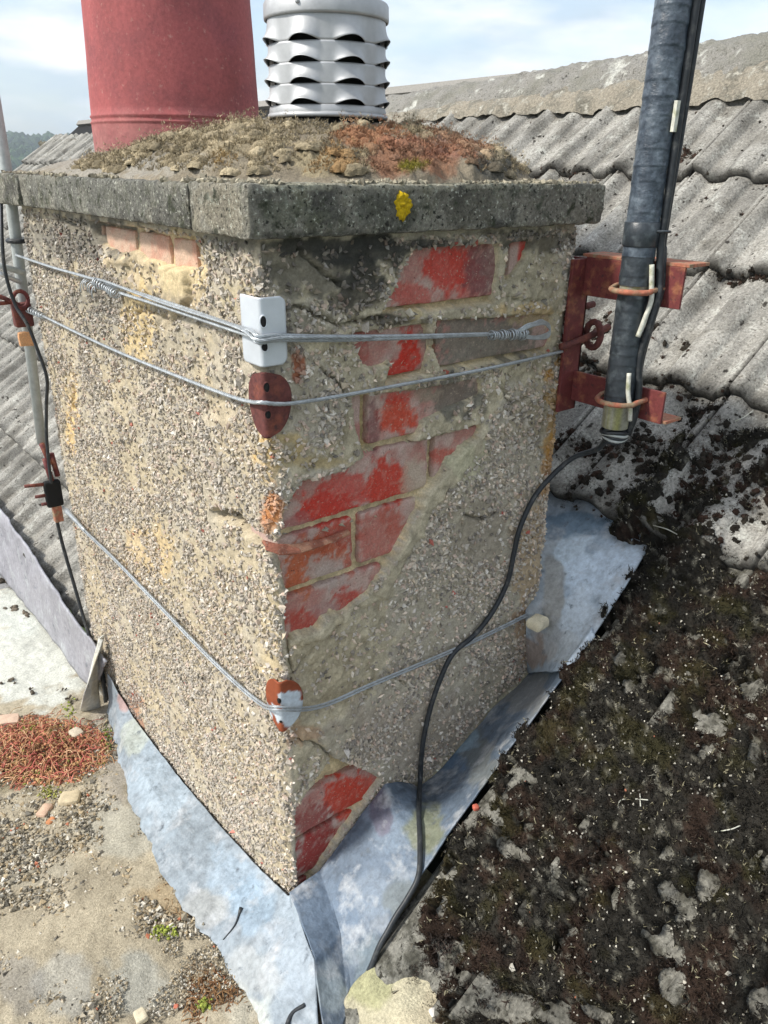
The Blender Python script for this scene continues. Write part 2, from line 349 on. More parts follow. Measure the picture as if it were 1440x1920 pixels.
V, F, _ = box((0, 0, 3.5), (10400, 10400, 27)); tag(mesh('haze', V, F, hz, smooth=False), 'thin bluish air over the far valley', 'haze', kind='stuff')
V, F = rough_box((-3.2, -1.2, -7), (3.1, 5.0, -1.05), 1.5, 0, 1, .01); o = mesh('house', V, F, M_wall); tag(o, 'brick house body hidden below the chimney and its roofs', 'house')
bpy.data.objects.remove(o)   # nothing of it shows; the roofs below are closed by their own boards

# ================================================================== the stack: render coat as one relief that wraps the corner
RAD = .020; INS = .012
def base_curve(u):            # u > 0 along the right face, u < 0 along the left face; returns x, y, nx, ny of the brick plane
    Lr = W; Ll = L; r = RAD; k = r-INS
    x = np.zeros_like(u); y = np.zeros_like(u); nx = np.zeros_like(u); ny = np.zeros_like(u)
    def seg(m, X, Y, NX, NY): x[m] = (X+0*u)[m]; y[m] = (Y+0*u)[m]; nx[m] = (NX+0*u)[m]; ny[m] = (NY+0*u)[m]
    seg((u >= r) & (u <= Lr-r), u, INS, 0, -1)
    seg((u <= -r) & (u >= -Ll+r), INS, -u, -1, 0)
    a = (u/r)*(np.pi/4); ang = -np.pi*.75+a         # corner arc: left normal (-1,0) to right normal (0,-1)
    seg(np.abs(u) < r, r+k*np.cos(ang), r+k*np.sin(ang), np.cos(ang), np.sin(ang))
    b = np.clip((u-(Lr-r))/(2*r), 0, 1)*np.pi/2; ang = -np.pi/2+b
    seg((u > Lr-r) & (u < Lr+r), Lr-r+k*np.cos(ang), r+k*np.sin(ang), np.cos(ang), np.sin(ang))
    seg(u >= Lr+r, Lr-INS, u-Lr, 1, 0)
    b = np.clip((-u-(Ll-r))/(2*r), 0, 1)*np.pi/2; ang = np.pi-b
    seg((u < -Ll+r) & (u > -Ll-r), r+k*np.cos(ang), Ll-r+k*np.sin(ang), np.cos(ang), np.sin(ang))
    seg(u <= -Ll-r, -u-Ll, Ll-INS, 0, 1)
    return x, y, nx, ny
# openings and zones, traced on the faces (photo px): right face
HOLES_R = [
 [(782, 470), (860, 462), (936, 458), (940, 500), (930, 570), (860, 578), (722, 588), (745, 548), (762, 505)],
 [(962, 458), (1002, 452), (985, 490), (962, 528), (952, 522)],
 [(662, 628), (800, 612), (812, 640), (800, 700), (728, 722), (742, 672), (708, 690), (688, 684)],
 [(826, 604), (1042, 592), (1040, 640), (1030, 662), (880, 690), (834, 694), (818, 650)],
 [(668, 748), (805, 732), (860, 722), (905, 712), (905, 740), (850, 765), (800, 790), (775, 836), (690, 858), (672, 800)],
 [(690, 858), (775, 836), (905, 800), (890, 845), (845, 860), (825, 905), (806, 945), (760, 965), (700, 975), (560, 1015), (528, 1012), (536, 960), (570, 905), (640, 890)],
 [(498, 1020), (560, 1012), (650, 992), (795, 950), (770, 990), (735, 1060), (700, 1110), (652, 1150), (610, 1162), (582, 1200), (538, 1202), (534, 1150), (540, 1110), (520, 1060)],
 [(626, 1425), (668, 1440), (716, 1462), (690, 1500), (640, 1568), (562, 1692), (556, 1600), (554, 1520), (590, 1480)],
]
SCR_R = [
 [(500, 480), (640, 470), (760, 470), (1040, 450), (1060, 560), (1050, 700), (1000, 720), (960, 720), (905, 810), (850, 900), (800, 960), (760, 900), (690, 860), (560, 900), (520, 860), (640, 830), (660, 740), (640, 700), (560, 640), (660, 610), (600, 560), (520, 560)],
 [(880, 830), (905, 820), (900, 850), (810, 945), (790, 1000), (745, 1085), (730, 1130), (690, 1160), (700, 1110), (735, 1060), (795, 950), (845, 860)],
 [(540, 1195), (600, 1190), (640, 1150), (720, 1110), (740, 1200), (700, 1300), (640, 1340), (580, 1380), (640, 1430), (600, 1470), (560, 1500), (550, 1400), (540, 1300)],
]
HOLES_L = [
 [(168, 415), (250, 428), (362, 446), (368, 505), (330, 500), (312, 500), (262, 484), (244, 468), (214, 477), (192, 463), (176, 440)],
]
SCR_L = [
 [(225, 470), (375, 455), (392, 520), (380, 560), (340, 600), (290, 640), (282, 700), (258, 660), (240, 600), (232, 520)],
 [(118, 700), (142, 700), (142, 850), (128, 850)],
]
CRACKS = [(0, 15, [(408, 962), (440, 972), (472, 1000), (505, 1024), (535, 1060)], -.016), (1, 12, [(515, 1035), (545, 1075)], -.014), (1, 5, [(545, 1048), (600, 1040), (640, 1010), (655, 1000)], -.005), (1, 4, [(648, 1050), (652, 1085)], -.006), (1, 3.0, [(540, 1200), (543, 1240), (552, 1262), (545, 1285)], -.004),
          (1, 3, [(560, 1390), (600, 1400), (628, 1424)], -.004), (1, 3, [(590, 1220), (565, 1252), (548, 1280)], .0),
          (1, 3, [(742, 1272), (762, 1284), (790, 1250)], .002), (1, 3.5, [(672, 1332), (690, 1310), (700, 1280)], .0), (1, 4, [(560, 468), (600, 505), (640, 535)], .0), (1, 5, [(500, 590), (560, 575), (640, 612), (700, 600), (760, 590)], -.002), (1, 3.5, [(600, 690), (640, 720), (655, 745), (650, 830)], .0), (1, 3.5, [(940, 720), (960, 760), (1000, 740)], .0), (1, 3.5, [(870, 965), (900, 975), (930, 962)], .0), (0, 4, [(120, 410), (150, 430), (170, 470)], .0), (0, 4, [(330, 445), (300, 440), (240, 425)], -.002),
          (1, 3, [(960, 560), (1000, 566), (1040, 560)], .0), (0, 3.5, [(245, 590), (262, 585), (290, 590)], .0), (1, 4, [(1020, 745), (1012, 830), (1018, 860)], 0.),
          (0, 5, [(133, 726), (135, 765)], -.006), (0, 4, [(172, 742), (176, 745)], -.01), (0, 6, [(300, 596), (308, 604)], -.008)]
du = .0026
us = np.arange(-L-.16, W+.16, du); zs = np.arange(-1.02, .012, du)
UU, ZZ = np.meshgrid(us, zs, indexing='ij')
bx, by, bnx, bny = base_curve(UU)
OUT = np.stack([bx+bnx*INS, by+bny*INS, ZZ], -1)
PXX, PYY = proj(OUT)
right = UU > 0
nzA = fbm(OUT, 70, 4, 3)-.5; nzB = fbm(OUT, 260, 3, 13)-.5; nzL = fbm(OUT, 14, 3, 23)-.5
hgt = INS+nzL*.005+nzA*.0045+nzB*.0028
zone = np.zeros(UU.shape)              # 0 pebbledash, 1 scratch coat, 2 open joint
edge_n = nzA*14+nzB*7
vis = (UU > -L-RAD) & (UU < W+RAD)
for face, polys, hv, z_ in ((1, SCR_R, .0085, 1), (0, SCR_L, .007, 1), (1, HOLES_R, -.0085, 2), (0, HOLES_L, -.0045, 2)):
    fm = (right if face else ~right) & vis
    if face and z_ == 2: fm = (UU > -.012) & vis
    for p in polys:
        sd = sdpoly(PXX, PYY, p)+edge_n*(1.6 if z_ == 1 else .55)
        m = sst(-2.5, 1.2, sd)*fm if z_ == 2 else sst(-4, 4, sd)*fm
        hgt = hgt*(1-m)+(hv+nzA*(.008 if z_ == 1 else .005)+nzB*.004)*m
        zone = np.where(m > .5, z_, zone)
for p in [[(878, 832), (905, 816), (910, 842), (872, 884), (818, 948), (794, 1000), (748, 1080), (730, 1128), (704, 1120), (738, 1050), (780, 985), (800, 930), (850, 866)], [(548, 1196), (600, 1180), (628, 1150), (646, 1158), (612, 1196), (560, 1212)],
          [(300, 500), (345, 505), (352, 560), (322, 596), (300, 560)], [(186, 474), (216, 486), (242, 482), (238, 498), (205, 500)]]:
    sd = sdpoly(PXX, PYY, p)+edge_n*.8; fm = (right if p[0][0] > 400 else ~right) & vis; m = sst(-2, 3, sd)*fm
    hgt = hgt*(1-m)+(.0145+nzA*.006)*m; zone = np.where(m > .4, 1.2, zone)
for face, wd, pts, hv in CRACKS:
    d = dline(PXX, PYY, pts)+nzB*6; m = (1-sst(wd*.35, wd*.9, d))*(right if face else ~right)*vis
    hgt = hgt*(1-m)+hv*m
# lip where the coat stands off above the crack, and a broken ragged foot
Rm = np.stack([bx+bnx*hgt, by+bny*hgt, ZZ], -1)
# colours
buff = np.array((.45, .385, .27)); grey = np.array((.42, .38, .30))
mixv = sst(-.12, .12, nzL+(nzA*.5))[..., None]
left_c = buff*(1-.45*mixv)+np.array((.43, .40, .34))*.45*mixv
right_c = grey*(1-.5*mixv)+np.array((.40, .355, .26))*.5*mixv
Cw = np.where(right[..., None], right_c, left_c)
mort = np.where(right[..., None], np.array((.56, .46, .28)), np.array((.52, .42, .26)))
scr = np.where(right[..., None], np.array((.44, .39, .28)), np.array((.50, .41, .27)))
Cw = np.where((zone > 1.5)[..., None], mort*(.7+.6*(nzA[..., None]+.5)), np.where((zone > .5)[..., None], scr*(.62+.75*(nzA[..., None]+.5)), Cw))
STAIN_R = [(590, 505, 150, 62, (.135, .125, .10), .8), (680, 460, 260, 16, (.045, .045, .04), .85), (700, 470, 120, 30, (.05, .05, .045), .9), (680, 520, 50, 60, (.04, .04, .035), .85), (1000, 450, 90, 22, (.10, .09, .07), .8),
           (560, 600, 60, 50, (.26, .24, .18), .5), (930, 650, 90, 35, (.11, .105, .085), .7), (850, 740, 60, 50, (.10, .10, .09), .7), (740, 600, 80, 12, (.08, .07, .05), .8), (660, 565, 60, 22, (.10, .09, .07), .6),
           (1045, 800, 30, 110, (.50, .27, .06), .95), (1030, 900, 22, 60, (.45, .24, .08), .7), (1000, 1040, 40, 120, (.42, .27, .13), .5), (1000, 1180, 40, 60, (.36, .20, .10), .55),
           (560, 680, 16, 30, (.35, .10, .04), .85), (510, 960, 34, 50, (.50, .17, .04), .85), (530, 840, 40, 40, (.50, .37, .16), .7), (870, 860, 40, 40, (.46, .44, .30), .7),
           (1000, 585, 60, 16, (.55, .40, .20), .7), (780, 590, 20, 20, (.50, .40, .20), .6), (690, 790, 12, 60, (.42, .33, .14), .7), (600, 870, 90, 12, (.45, .34, .16), .6),
           (620, 1250, 90, 90, (.40, .345, .235), .7), (900, 1000, 60, 80, (.27, .23, .18), .5), (780, 1380, 160, 80, (.30, .25, .21), .45), (1000, 780, 60, 60, (.36, .30, .2), .5), (560, 1380, 40, 26, (.45, .22, .10), .4)]
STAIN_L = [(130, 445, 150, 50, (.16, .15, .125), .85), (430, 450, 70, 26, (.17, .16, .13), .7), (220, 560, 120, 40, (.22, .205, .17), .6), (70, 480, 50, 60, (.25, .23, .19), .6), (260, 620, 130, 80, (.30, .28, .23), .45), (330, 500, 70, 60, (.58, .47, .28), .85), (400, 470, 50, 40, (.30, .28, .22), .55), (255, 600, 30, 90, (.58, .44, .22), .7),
           (135, 780, 14, 80, (.60, .44, .22), .9), (450, 560, 40, 50, (.5, .42, .25), .5), (450, 800, 60, 60, (.50, .42, .30), .5), (500, 860, 24, 60, (.60, .40, .14), .7), (510, 950, 26, 50, (.52, .20, .05), .8),
           (280, 1040, 60, 60, (.58, .42, .20), .5), (520, 1180, 40, 120, (.56, .46, .28), .6), (180, 540, 60, 40, (.28, .26, .21), .5), (250, 1340, 20, 50, (.38, .20, .13), .8), (60, 560, 40, 120, (.52, .46, .34), .5), (440, 1560, 60, 40, (.50, .45, .36), .5)]
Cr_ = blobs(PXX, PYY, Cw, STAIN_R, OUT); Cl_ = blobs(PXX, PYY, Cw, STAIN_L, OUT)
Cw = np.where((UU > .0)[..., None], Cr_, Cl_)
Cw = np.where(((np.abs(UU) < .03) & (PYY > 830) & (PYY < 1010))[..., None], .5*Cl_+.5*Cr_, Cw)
chimney = thing('chimney_stack', 'old pebbledashed brick chimney stack with patches of red brick laid bare', 'chimney')
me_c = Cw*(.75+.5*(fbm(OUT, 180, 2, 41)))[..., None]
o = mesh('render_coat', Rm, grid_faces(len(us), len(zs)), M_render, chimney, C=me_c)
V, F, _ = box((W/2, L/2, -.51), (W-.05, L-.05, 1.03)); mesh('core', V, F, M_dark, chimney, smooth=False)

# pebbledash chips
def interp_grid(G, u, z):
    iu = (u-us[0])/du; iz = (z-zs[0])/du; i = np.clip(iu.astype(int), 0, len(us)-2); j = np.clip(iz.astype(int), 0, len(zs)-2)
    fu = (iu-i); fz = (iz-j)
    if G.ndim == 3: fu = fu[:, None]; fz = fz[:, None]
    return G[i, j]*(1-fu)*(1-fz)+G[i+1, j]*fu*(1-fz)+G[i, j+1]*(1-fu)*fz+G[i+1, j+1]*fu*fz
n = 82000
cu = RS.uniform(us[2], us[-3], n); cz = RS.uniform(zs[2], -.002, n)
zn = interp_grid(zone, cu, cz); P = interp_grid(Rm, cu, cz); cc = interp_grid(Cw, cu, cz)
dens = fbm(P, 24, 3, 55)
bare = fbm(P, 17, 3, 75)
px_, py_ = proj(P)
keep = (zn < .25) & (RS.uniform(0, 1, n) < np.where(bare > .565, .25, 1.0))
keep |= (zn >= .25) & (zn < 1.1) & (RS.uniform(0, 1, n) < np.where(dens > .50, .55, .16))
left_m = cu < 0
keep &= ~(~left_m & (cu < .19) & (cz < -.42) & (cz > -.62) & (RS.uniform(0, 1, n) < .45))
P = P[keep]; cu = cu[keep]; cz = cz[keep]; cc = cc[keep]; n = len(P)
_, _, a, b = base_curve(cu); Nn = np.stack([a, b, 0*a], -1)
pal = np.array([(.46, .42, .36), (.40, .37, .33), (.52, .45, .38), (.33, .30, .27), (.24, .22, .20), (.50, .40, .34), (.60, .57, .52), (.16, .15, .14), (.44, .38, .30), (.48, .45, .42)])
pw = np.array([.17, .16, .13, .12, .09, .09, .07, .05, .08, .04]); kc = RS.choice(len(pal), n, p=pw)
C = pal[kc]*RS.uniform(.85, 1.12, (n, 1)); C[RS.uniform(0, 1, n) < .003] = (.40, .10, .08)
C = np.where((cu < 0)[:, None], C*1.0, (C**1.2)*1.25)
C = C*.80+cc*.20*np.where((cu < 0)[:, None], 1.0, .9)
lum = cc.mean(1)[:, None]; C *= np.clip(.35+.65*lum/np.where((cu < 0)[:, None], .38, .30), .22, 1.15)
big = RS.uniform(0, 1, n) < .05; C[RS.uniform(0, 1, n) < .05] *= 1.45
rust = (cc[:, 0]/(cc[:, 2]+.02) > 2.6)[:, None]; C = np.where(rust, C*.45+cc*.6, C)
sz = RS.uniform(.0019, .0037, n)*np.where(cu < 0, .98, 1.12)
sz = np.where(big, sz*1.5, sz)
S = np.stack([sz*RS.uniform(.8, 1.4, n), sz*RS.uniform(.5, .95, n), sz*RS.uniform(.55, 1.05, n)], -1)
V, F, C = scatter(CH, P+Nn*.0009, Nn, S, C, 8, tilt=.55)
tag(mesh('pebbledash_chips', V, F, M_chip, chimney, C=C, smooth=False), kind='stuff')

# bricks in the bare patches: course joints every 75.5 mm
def brick(face, a0, a1, z1, z0, cfun, seed, proud=.0):
    if face: lo, hi = (a0, INS-proud, z0), (a1, INS+.06, z1)
    else: lo, hi = (INS-proud, a0, z0), (INS+.06, a1, z1)
    V, F = rough_box(lo, hi, .0032, .0018, seed, .0035, 110)
    q = fbm(V, 45, 4, seed+50); x, y = proj(V)
    return mesh('brick', V, F, M_brick, chimney, C=cfun(V, x, y, q))
RED = (.50, .035, .02); HAZE = (.46, .33, .285); PURP = (.17, .07, .07); BLK = (.10, .085, .07); ORG = (.42, .10, .045)
RB = [  # vivid, worn-clean spots
 (845, 500, 55, 60, RED, .85), (880, 540, 40, 30, RED, .5), (770, 555, 50, 30, (.45, .09, .07), .8), (905, 510, 40, 60, PURP, .8), (985, 480, 16, 50, (.48, .05, .035), .95),
 (768, 665, 24, 50, RED, 1.), (748, 700, 30, 30, RED, .9), (675, 655, 20, 40, (.38, .12, .10), .9), (745, 780, 44, 36, (.52, .07, .035), .95), (745, 745, 30, 14, RED, .7), (700, 800, 14, 60, PURP, .7),
 (610, 955, 70, 40, RED, .95), (655, 920, 80, 34, (.48, .05, .035), .8), (725, 905, 44, 50, (.50, .05, .03), .95), (830, 855, 30, 18, (.45, .12, .09), .9), (560, 985, 30, 30, (.33, .10, .09), .7),
 (600, 1030, 60, 34, ORG, .95), (560, 1080, 34, 50, (.46, .12, .05), .95), (640, 1000, 40, 30, (.40, .08, .05), .8), (610, 1075, 44, 34, (.42, .34, .30), .85), (655, 1060, 12, 22, (.42, .10, .06), .8),
 (715, 1010, 50, 60, (.42, .12, .09), .8), (735, 980, 26, 30, (.40, .09, .06), .6),
 (570, 1170, 44, 36, (.40, .07, .05), .95), (655, 1130, 36, 30, (.42, .07, .05), .9), (610, 1145, 34, 20, (.35, .20, .18), .7),
 (650, 1440, 30, 20, (.36, .20, .17), .8), (665, 1495, 70, 50, (.50, .045, .02), .95), (590, 1545, 40, 40, (.28, .065, .055), .9), (600, 1610, 60, 60, (.30, .035, .03), .95), (700, 1465, 20, 16, (.45, .12, .09), .6),
 (900, 640, 120, 60, (.19, .175, .14), .9), (850, 745, 60, 40, (.17, .15, .12), .9), (800, 740, 30, 20, (.30, .24, .18), .7), (1010, 600, 60, 16, (.50, .40, .22), .7), (780, 905, 30, 50, (.46, .40, .30), .6)]
def red_c(V, x, y, q):
    C = np.array(HAZE)*(.85+.3*q[:, None]); m = sst(.45, .6, fbm(V, 34, 4, 77))[:, None]; C = C*(1-.75*m)+np.array((.42, .17, .14))*.7*m
    C = blobs(x, y, C, RB, V, 150, .85)
    g = sst(.52, .72, fbm(V, 230, 3, 99))[:, None]*.2; return C*(1-g)+np.array((.50, .42, .34))*g
def pink_c(V, x, y, q):
    m = sst(.4, .6, q)[:, None]; return np.array((.56, .40, .30))*(1-m)+np.array((.52, .30, .22))*m
g0 = lambda x, y: on(x, y, 1, INS)[0]
courses = [-.006, -.0795, -.155, -.2305, -.306, -.3815, -.457, -.53, -.6065, -.682, -.7575, -.833, -.905]
JT = {0: [g0(715, 520), g0(948, 500)], 1: [g0(655, 650), g0(812, 650)], 2: [g0(682, 790), g0(915, 740)], 3: [g0(536, 960), g0(806, 900)],
      4: [g0(668, 1040)], 5: [g0(534, 1150), g0(720, 1130)], 9: [g0(556, 1480), g0(720, 1440)], 10: [g0(610, 1300)], 11: []}
k = 0
for r_, js in JT.items():
    zt = courses[r_]-.004; zb = courses[r_+1]+.005
    if r_ in (10,): js = []
    xs = [INS-.0005]+[j for j in js if j > .04]+[W-.014]
    for a, b in zip(xs[:-1], xs[1:]):
        brick(1, a+(.005 if a > .03 else 0), b-.005, zt, zb, red_c, 100+k*11, RS.uniform(-.001, .0015)); k += 1
lp1 = [wr(490, 1012, .004) if False else on(492, 1013, 1, .002), on(520, 1022, 1, -.004), on(560, 1022, 1, .002), on(610, 1010, 1, .006), on(650, 994, 1, .010)]
lp2 = [on(498, 1030, 1, -.003), on(525, 1041, 1, -.012), on(560, 1038, 1, -.009), on(610, 1022, 1, -.001), on(655, 1000, 1, .008)]
Gs = loft([lp1, [(a+b)/2+np.array([0, -.002, 0]) for a, b in zip(lp1, lp2)], lp2], 60, 14, .0015, 90, 4); q = fbm(Gs, 120, 3, 4)[..., None]
solid(mesh('spalled_brick_lip', Gs, grid_faces(60, 14), M_brick, chimney, C=np.array((.36, .14, .09))*(.5+.7*q)+np.array((.16, .13, .08))*sst(.5, .65, fbm(Gs, 60, 3, 14))[..., None]), .004, 0)
h0 = lambda x, y: on(x, y, 0, INS)[1]
ys = sorted([h0(176, 440), h0(196, 440), h0(258, 460), h0(322, 470), h0(372, 480), h0(420, 480)])
for a, b in zip(ys[:-1], ys[1:]): brick(0, a+.005, b-.005, -.010, -.074, pink_c, 300+k*7, 0); k += 1

# ================================================================== coping and flaunching
ZC0, ZC1 = .004, .050
OV = .021
def cap_c(V, seed=0):
    q = fbm(V, 30, 4, 61); m = sst(.42, .6, q)[:, None]; C = np.array((.095, .092, .080))*(1-m)+np.array((.21, .20, .165))*m
    g = sst(.55, .66, fbm(V, 70, 3, 71))[:, None]*.5; C = C*(1-g)+np.array((.10, .10, .06))*g
    x, y = proj(V)
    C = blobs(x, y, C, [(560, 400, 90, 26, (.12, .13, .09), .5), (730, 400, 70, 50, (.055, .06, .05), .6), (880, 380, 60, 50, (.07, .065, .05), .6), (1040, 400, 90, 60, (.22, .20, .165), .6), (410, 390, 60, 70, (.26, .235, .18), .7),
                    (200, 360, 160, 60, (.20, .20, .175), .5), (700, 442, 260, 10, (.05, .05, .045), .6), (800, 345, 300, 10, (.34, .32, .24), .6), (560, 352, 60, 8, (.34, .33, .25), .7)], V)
    return C*1.1
yj1 = on(352, 390, 0, -OV)[1]; yj2 = on(36, 350, 0, -OV)[1]
for i, (lo, hi) in enumerate([((-OV, -OV, ZC0), (W+.014, yj1-.0012, ZC1)), ((-OV+.001, yj1+.0012, ZC0+.001), (W+.014, yj2-.002, ZC1-.001)), ((-OV-.003, yj2+.002, ZC0), (W+.014, L+.03, ZC1))]):
    V, F = rough_box(lo, hi, .0036, .0026, 900+i*31, .004, 75)
    mesh('coping_slab', V, F, M_cap, chimney, C=cap_c(V))
POT = (.235, .655); COWL = (.222, .207)
def mound_z(X, Y):
    a = np.clip(1-((np.abs(X-.235)/.235)**2.6+(np.abs(Y-.265)/.275)**2.8), 0, 1)**.62
    z1 = .049+.063*a
    b = np.clip(1-((np.abs(X-.235)/.25)**3+(np.abs(Y-.42)/.44)**4), 0, 1)**.8
    z2 = .047+.038*b
    c = np.exp(-((np.hypot(X-COWL[0], Y-COWL[1])/.085)**4))*.006
    P = np.stack([X, Y, 0*X], -1); n_ = fbm(P, 26, 4, 5)-.5; n2_ = np.abs(fbm(P, 75, 3, 15)-.5)
    return np.maximum(z1+n_*.020*(a > 0)-n2_*.024*(a > .02)+c, z2+n_*.006-n2_*.003)
gx = np.arange(-.016, W+.010, .003); gy = np.arange(-.016, L+.02, .003)
GX, GY = np.meshgrid(gx, gy, indexing='ij'); GZ = mound_z(GX, GY)
ed = np.minimum.reduce([GX-gx[0], gx[-1]-GX, GY-gy[0], gy[-1]-GY]); GZ = np.where(ed < .006, np.minimum(GZ, .046), GZ)
P = np.stack([GX, GY, GZ], -1); x, y = proj(P)
q = fbm(P, 40, 4, 8)[..., None]; C = np.array((.25, .215, .16))*(.6+.8*q)
C = blobs(x, y, C, [(180, 300, 200, 40, (.34, .32, .28), .8), (350, 300, 60, 30, (.36, .33, .27), .7), (430, 270, 120, 30, (.40, .33, .21), .6), (600, 300, 80, 30, (.36, .30, .18), .6), (760, 300, 110, 40, (.30, .13, .07), .7), (690, 260, 60, 20, (.34, .16, .08), .8),
                (860, 270, 90, 30, (.24, .12, .09), .6), (770, 312, 34, 14, (.16, .15, .03), .9), (930, 310, 50, 30, (.10, .10, .09), .8), (620, 225, 120, 10, (.13, .13, .13), .8)], P, 50)
mesh('flaunching', P, grid_faces(len(gx), len(gy)), M_moss, chimney, C=C)

# moss on the flaunching: cushions and short blades
n = 60000
mxp = np.stack([RS.uniform(0., W, n), RS.uniform(0.0, .70, n)], -1); z = mound_z(mxp[:, 0], mxp[:, 1]); P = np.stack([mxp[:, 0], mxp[:, 1], z], -1)
x, y = proj(P); q = fbm(P, 35, 3, 44)
keep = (z > .058) & (np.hypot(P[:, 0]-POT[0], P[:, 1]-POT[1]) > .14) & (np.hypot(P[:, 0]-COWL[0], P[:, 1]-COWL[1]) > .078) & (q > .43) & (P[:, 1] < .50)
P = P[keep]; x = x[keep]; y = y[keep]; n = len(P)
C = np.array((.42, .35, .23))*RS.uniform(.45, 1.25, (n, 1))
C = blobs(x, y, C, [(700, 262, 80, 26, (.40, .18, .09), .8), (780, 300, 120, 40, (.34, .16, .10), .8), (850, 270, 90, 34, (.36, .17, .11), .7), (620, 300, 60, 30, (.40, .24, .10), .7), (430, 300, 40, 20, (.40, .26, .10), .7), (772, 312, 34, 16, (.26, .24, .03), .9), (900, 340, 30, 16, (.5, .25, .1), .7)], P, 50)
V, F, C = scatter(BL, P, np.array([0, 0, 1.]), RS.uniform(.0022, .0048, n), C*RS.uniform(.7, 1.3, (n, 1)), 3, tilt=.35)
tag(mesh('moss_cushion', V, F, M_moss, C=C, smooth=False), 'tan and rusty red moss cushion over the mortar on top of the chimney', 'moss', kind='stuff')

n = 1500; X = RS.uniform(.0, W, n); Y = RS.uniform(0, .52, n); P = np.stack([X, Y, mound_z(X, Y)-.002], -1); q = fbm(P, 22, 3, 91)
keep = (P[:, 2] > .055) & (np.hypot(X-POT[0], Y-POT[1]) > .15) & (np.hypot(X-COWL[0], Y-COWL[1]) > .085) & (q > .44); P = P[keep]; n = len(P); x, y = proj(P)
C = np.array((.43, .36, .24))*RS.uniform(.5, 1.2, (n, 1))
C = blobs(x, y, C, [(700, 262, 80, 26, (.33, .15, .08), .8), (790, 300, 120, 40, (.27, .13, .085), .8), (860, 270, 90, 34, (.30, .16, .10), .7), (620, 300, 60, 30, (.38, .22, .09), .7), (772, 312, 34, 16, (.22, .20, .03), .9), (930, 320, 40, 30, (.09, .085, .07), .8)], P, 50)
sz = RS.uniform(.004, .012, n); V, F, C2 = scatter(BT, P, np.array([0, 0, 1.]), np.stack([sz*RS.uniform(.8, 1.2, n), sz*RS.uniform(.8, 1.1, n), sz*.85], -1), C, 37, tilt=.08)
q = fbm(V, 300, 3, 6); V[:, 2] += (q-.5)*.0035; C2 = C2*(.45+1.1*q[:, None])
Pb = np.repeat(P, 26, 0)+RS.normal(0, 1, (26*n, 3))*np.repeat(sz, 26)[:, None]*.55+np.array([0, 0, 1.])*np.repeat(sz, 26)[:, None]*.45
V2, F2, C3 = scatter(BL, Pb, np.array([0, 0, 1.]), RS.uniform(.002, .0042, 26*n), np.repeat(C, 26, 0)*RS.uniform(.6, 1.7, (26*n, 1)), 47, tilt=.5)
V, F, C2 = join([(V, F, C2), (V2, F2, C3)])
tag(mesh('moss_hummocks', V, F, M_moss, C=C2), 'rounded rust and straw coloured moss hummocks on the chimney top', 'moss', kind='stuff')

# crumbs along the top of the coping
n = 2600; t = RS.uniform(0, 1, n); onl = RS.uniform(0, 1, n) < .5
X = np.where(onl, RS.uniform(-.018, .01, n), RS.uniform(-.01, W, n)); Y = np.where(onl, RS.uniform(0, L, n), RS.uniform(-.018, .01, n)); P = np.stack([X, Y, np.full(n, .0505)], -1)
keep = fbm(P, 30, 3, 64) > .47; P = P[keep]; n = len(P)
C = np.array((.30, .27, .20))*RS.uniform(.4, 1.4, (n, 1)); sz = RS.uniform(.0012, .0042, n); sz[0:3] = .006
V, F, C = scatter(CH, P, np.array([0, 0, 1.]), sz, C, 9, tilt=1)
tag(mesh('mortar_crumbs', V, F, M_chip, chimney, C=C, smooth=False), kind='stuff')

# yellow lichen on the coping edge
a = np.linspace(0, 2*np.pi, 49)[:-1]; rr = np.linspace(0, 1, 9); A_, R_ = np.meshgrid(a, rr, indexing='ij'); c0 = on(755, 386, 1, -OV)
rad = .0118*(1+.08*np.sin(3*A_+1)+.07*np.sin(7*A_)+.1*np.sin(13*A_+2)); X = c0[0]+R_*rad*np.cos(A_)*.85; Z = c0[2]+R_*rad*np.sin(A_)*1.12
PP = np.stack([X, 0*X, Z], -1); PP[..., 1] = -OV-.0022*(1-R_**3)-.0022+(fbm(PP, 350, 3, 4)-.5)*.006*(R_ < .98)+.003*(R_ > .98)
lc = np.array((.62, .42, .01))*(.75+.6*(fbm(PP, 420, 2, 6)-.3))[..., None]
tag(mesh('lichen_patch', PP, grid_faces(48, 9, True), M_lichen, C=lc), 'bright yellow lichen patch on the front edge of the coping', 'lichen')

# ================================================================== clay pot and metal cowl
def lathe(prof, cx, cy, n=72, a0=0):
    prof = np.asarray(prof, float); a = np.arange(n)*2*np.pi/n+a0
    V = np.stack([cx+prof[None, :, 0]*np.cos(a)[:, None], cy+prof[None, :, 0]*np.sin(a)[:, None], np.broadcast_to(prof[None, :, 1], (n, len(prof)))], -1)
    return V, grid_faces(n, len(prof), True)
pot = thing('chimney_pot', 'tall red clay chimney pot at the left end of the stack', 'chimney pot')
prof = [(.1335, .055), (.1335, .119), (.1330, .121), (.1345, .1225), (.1345, .1245), (.1325, .126), (.1325, .129), (.1342, .131), (.1342, .133), (.1322, .135)]
prof += [(.1322-.009*t, .135+.24*t) for t in np.linspace(.04, 1, 14)]+[(.1232-.006*t, .375+.25*t) for t in np.linspace(.1, 1, 8)]+[(.128, .64), (.132, .66), (.132, .685), (.126, .69), (.108, .69), (.106, .5), (.106, .1)]
V, F = lathe(prof, *POT, 96); V[..., 0] += (fbm(V, 12, 2, 1)-.5)*.0025
q = fbm(V*np.array([1, 1, .22]), 26, 4, 3)[..., None]; C = np.array((.36, .10, .10))*(.60+.75*q)
lowz = (1-sst(.07, .155, V[..., 2]+(fbm(V, 30, 3, 19)-.5)*.06))[..., None]; C = C*(1-.62*lowz)+np.array((.30, .22, .19))*.62*lowz
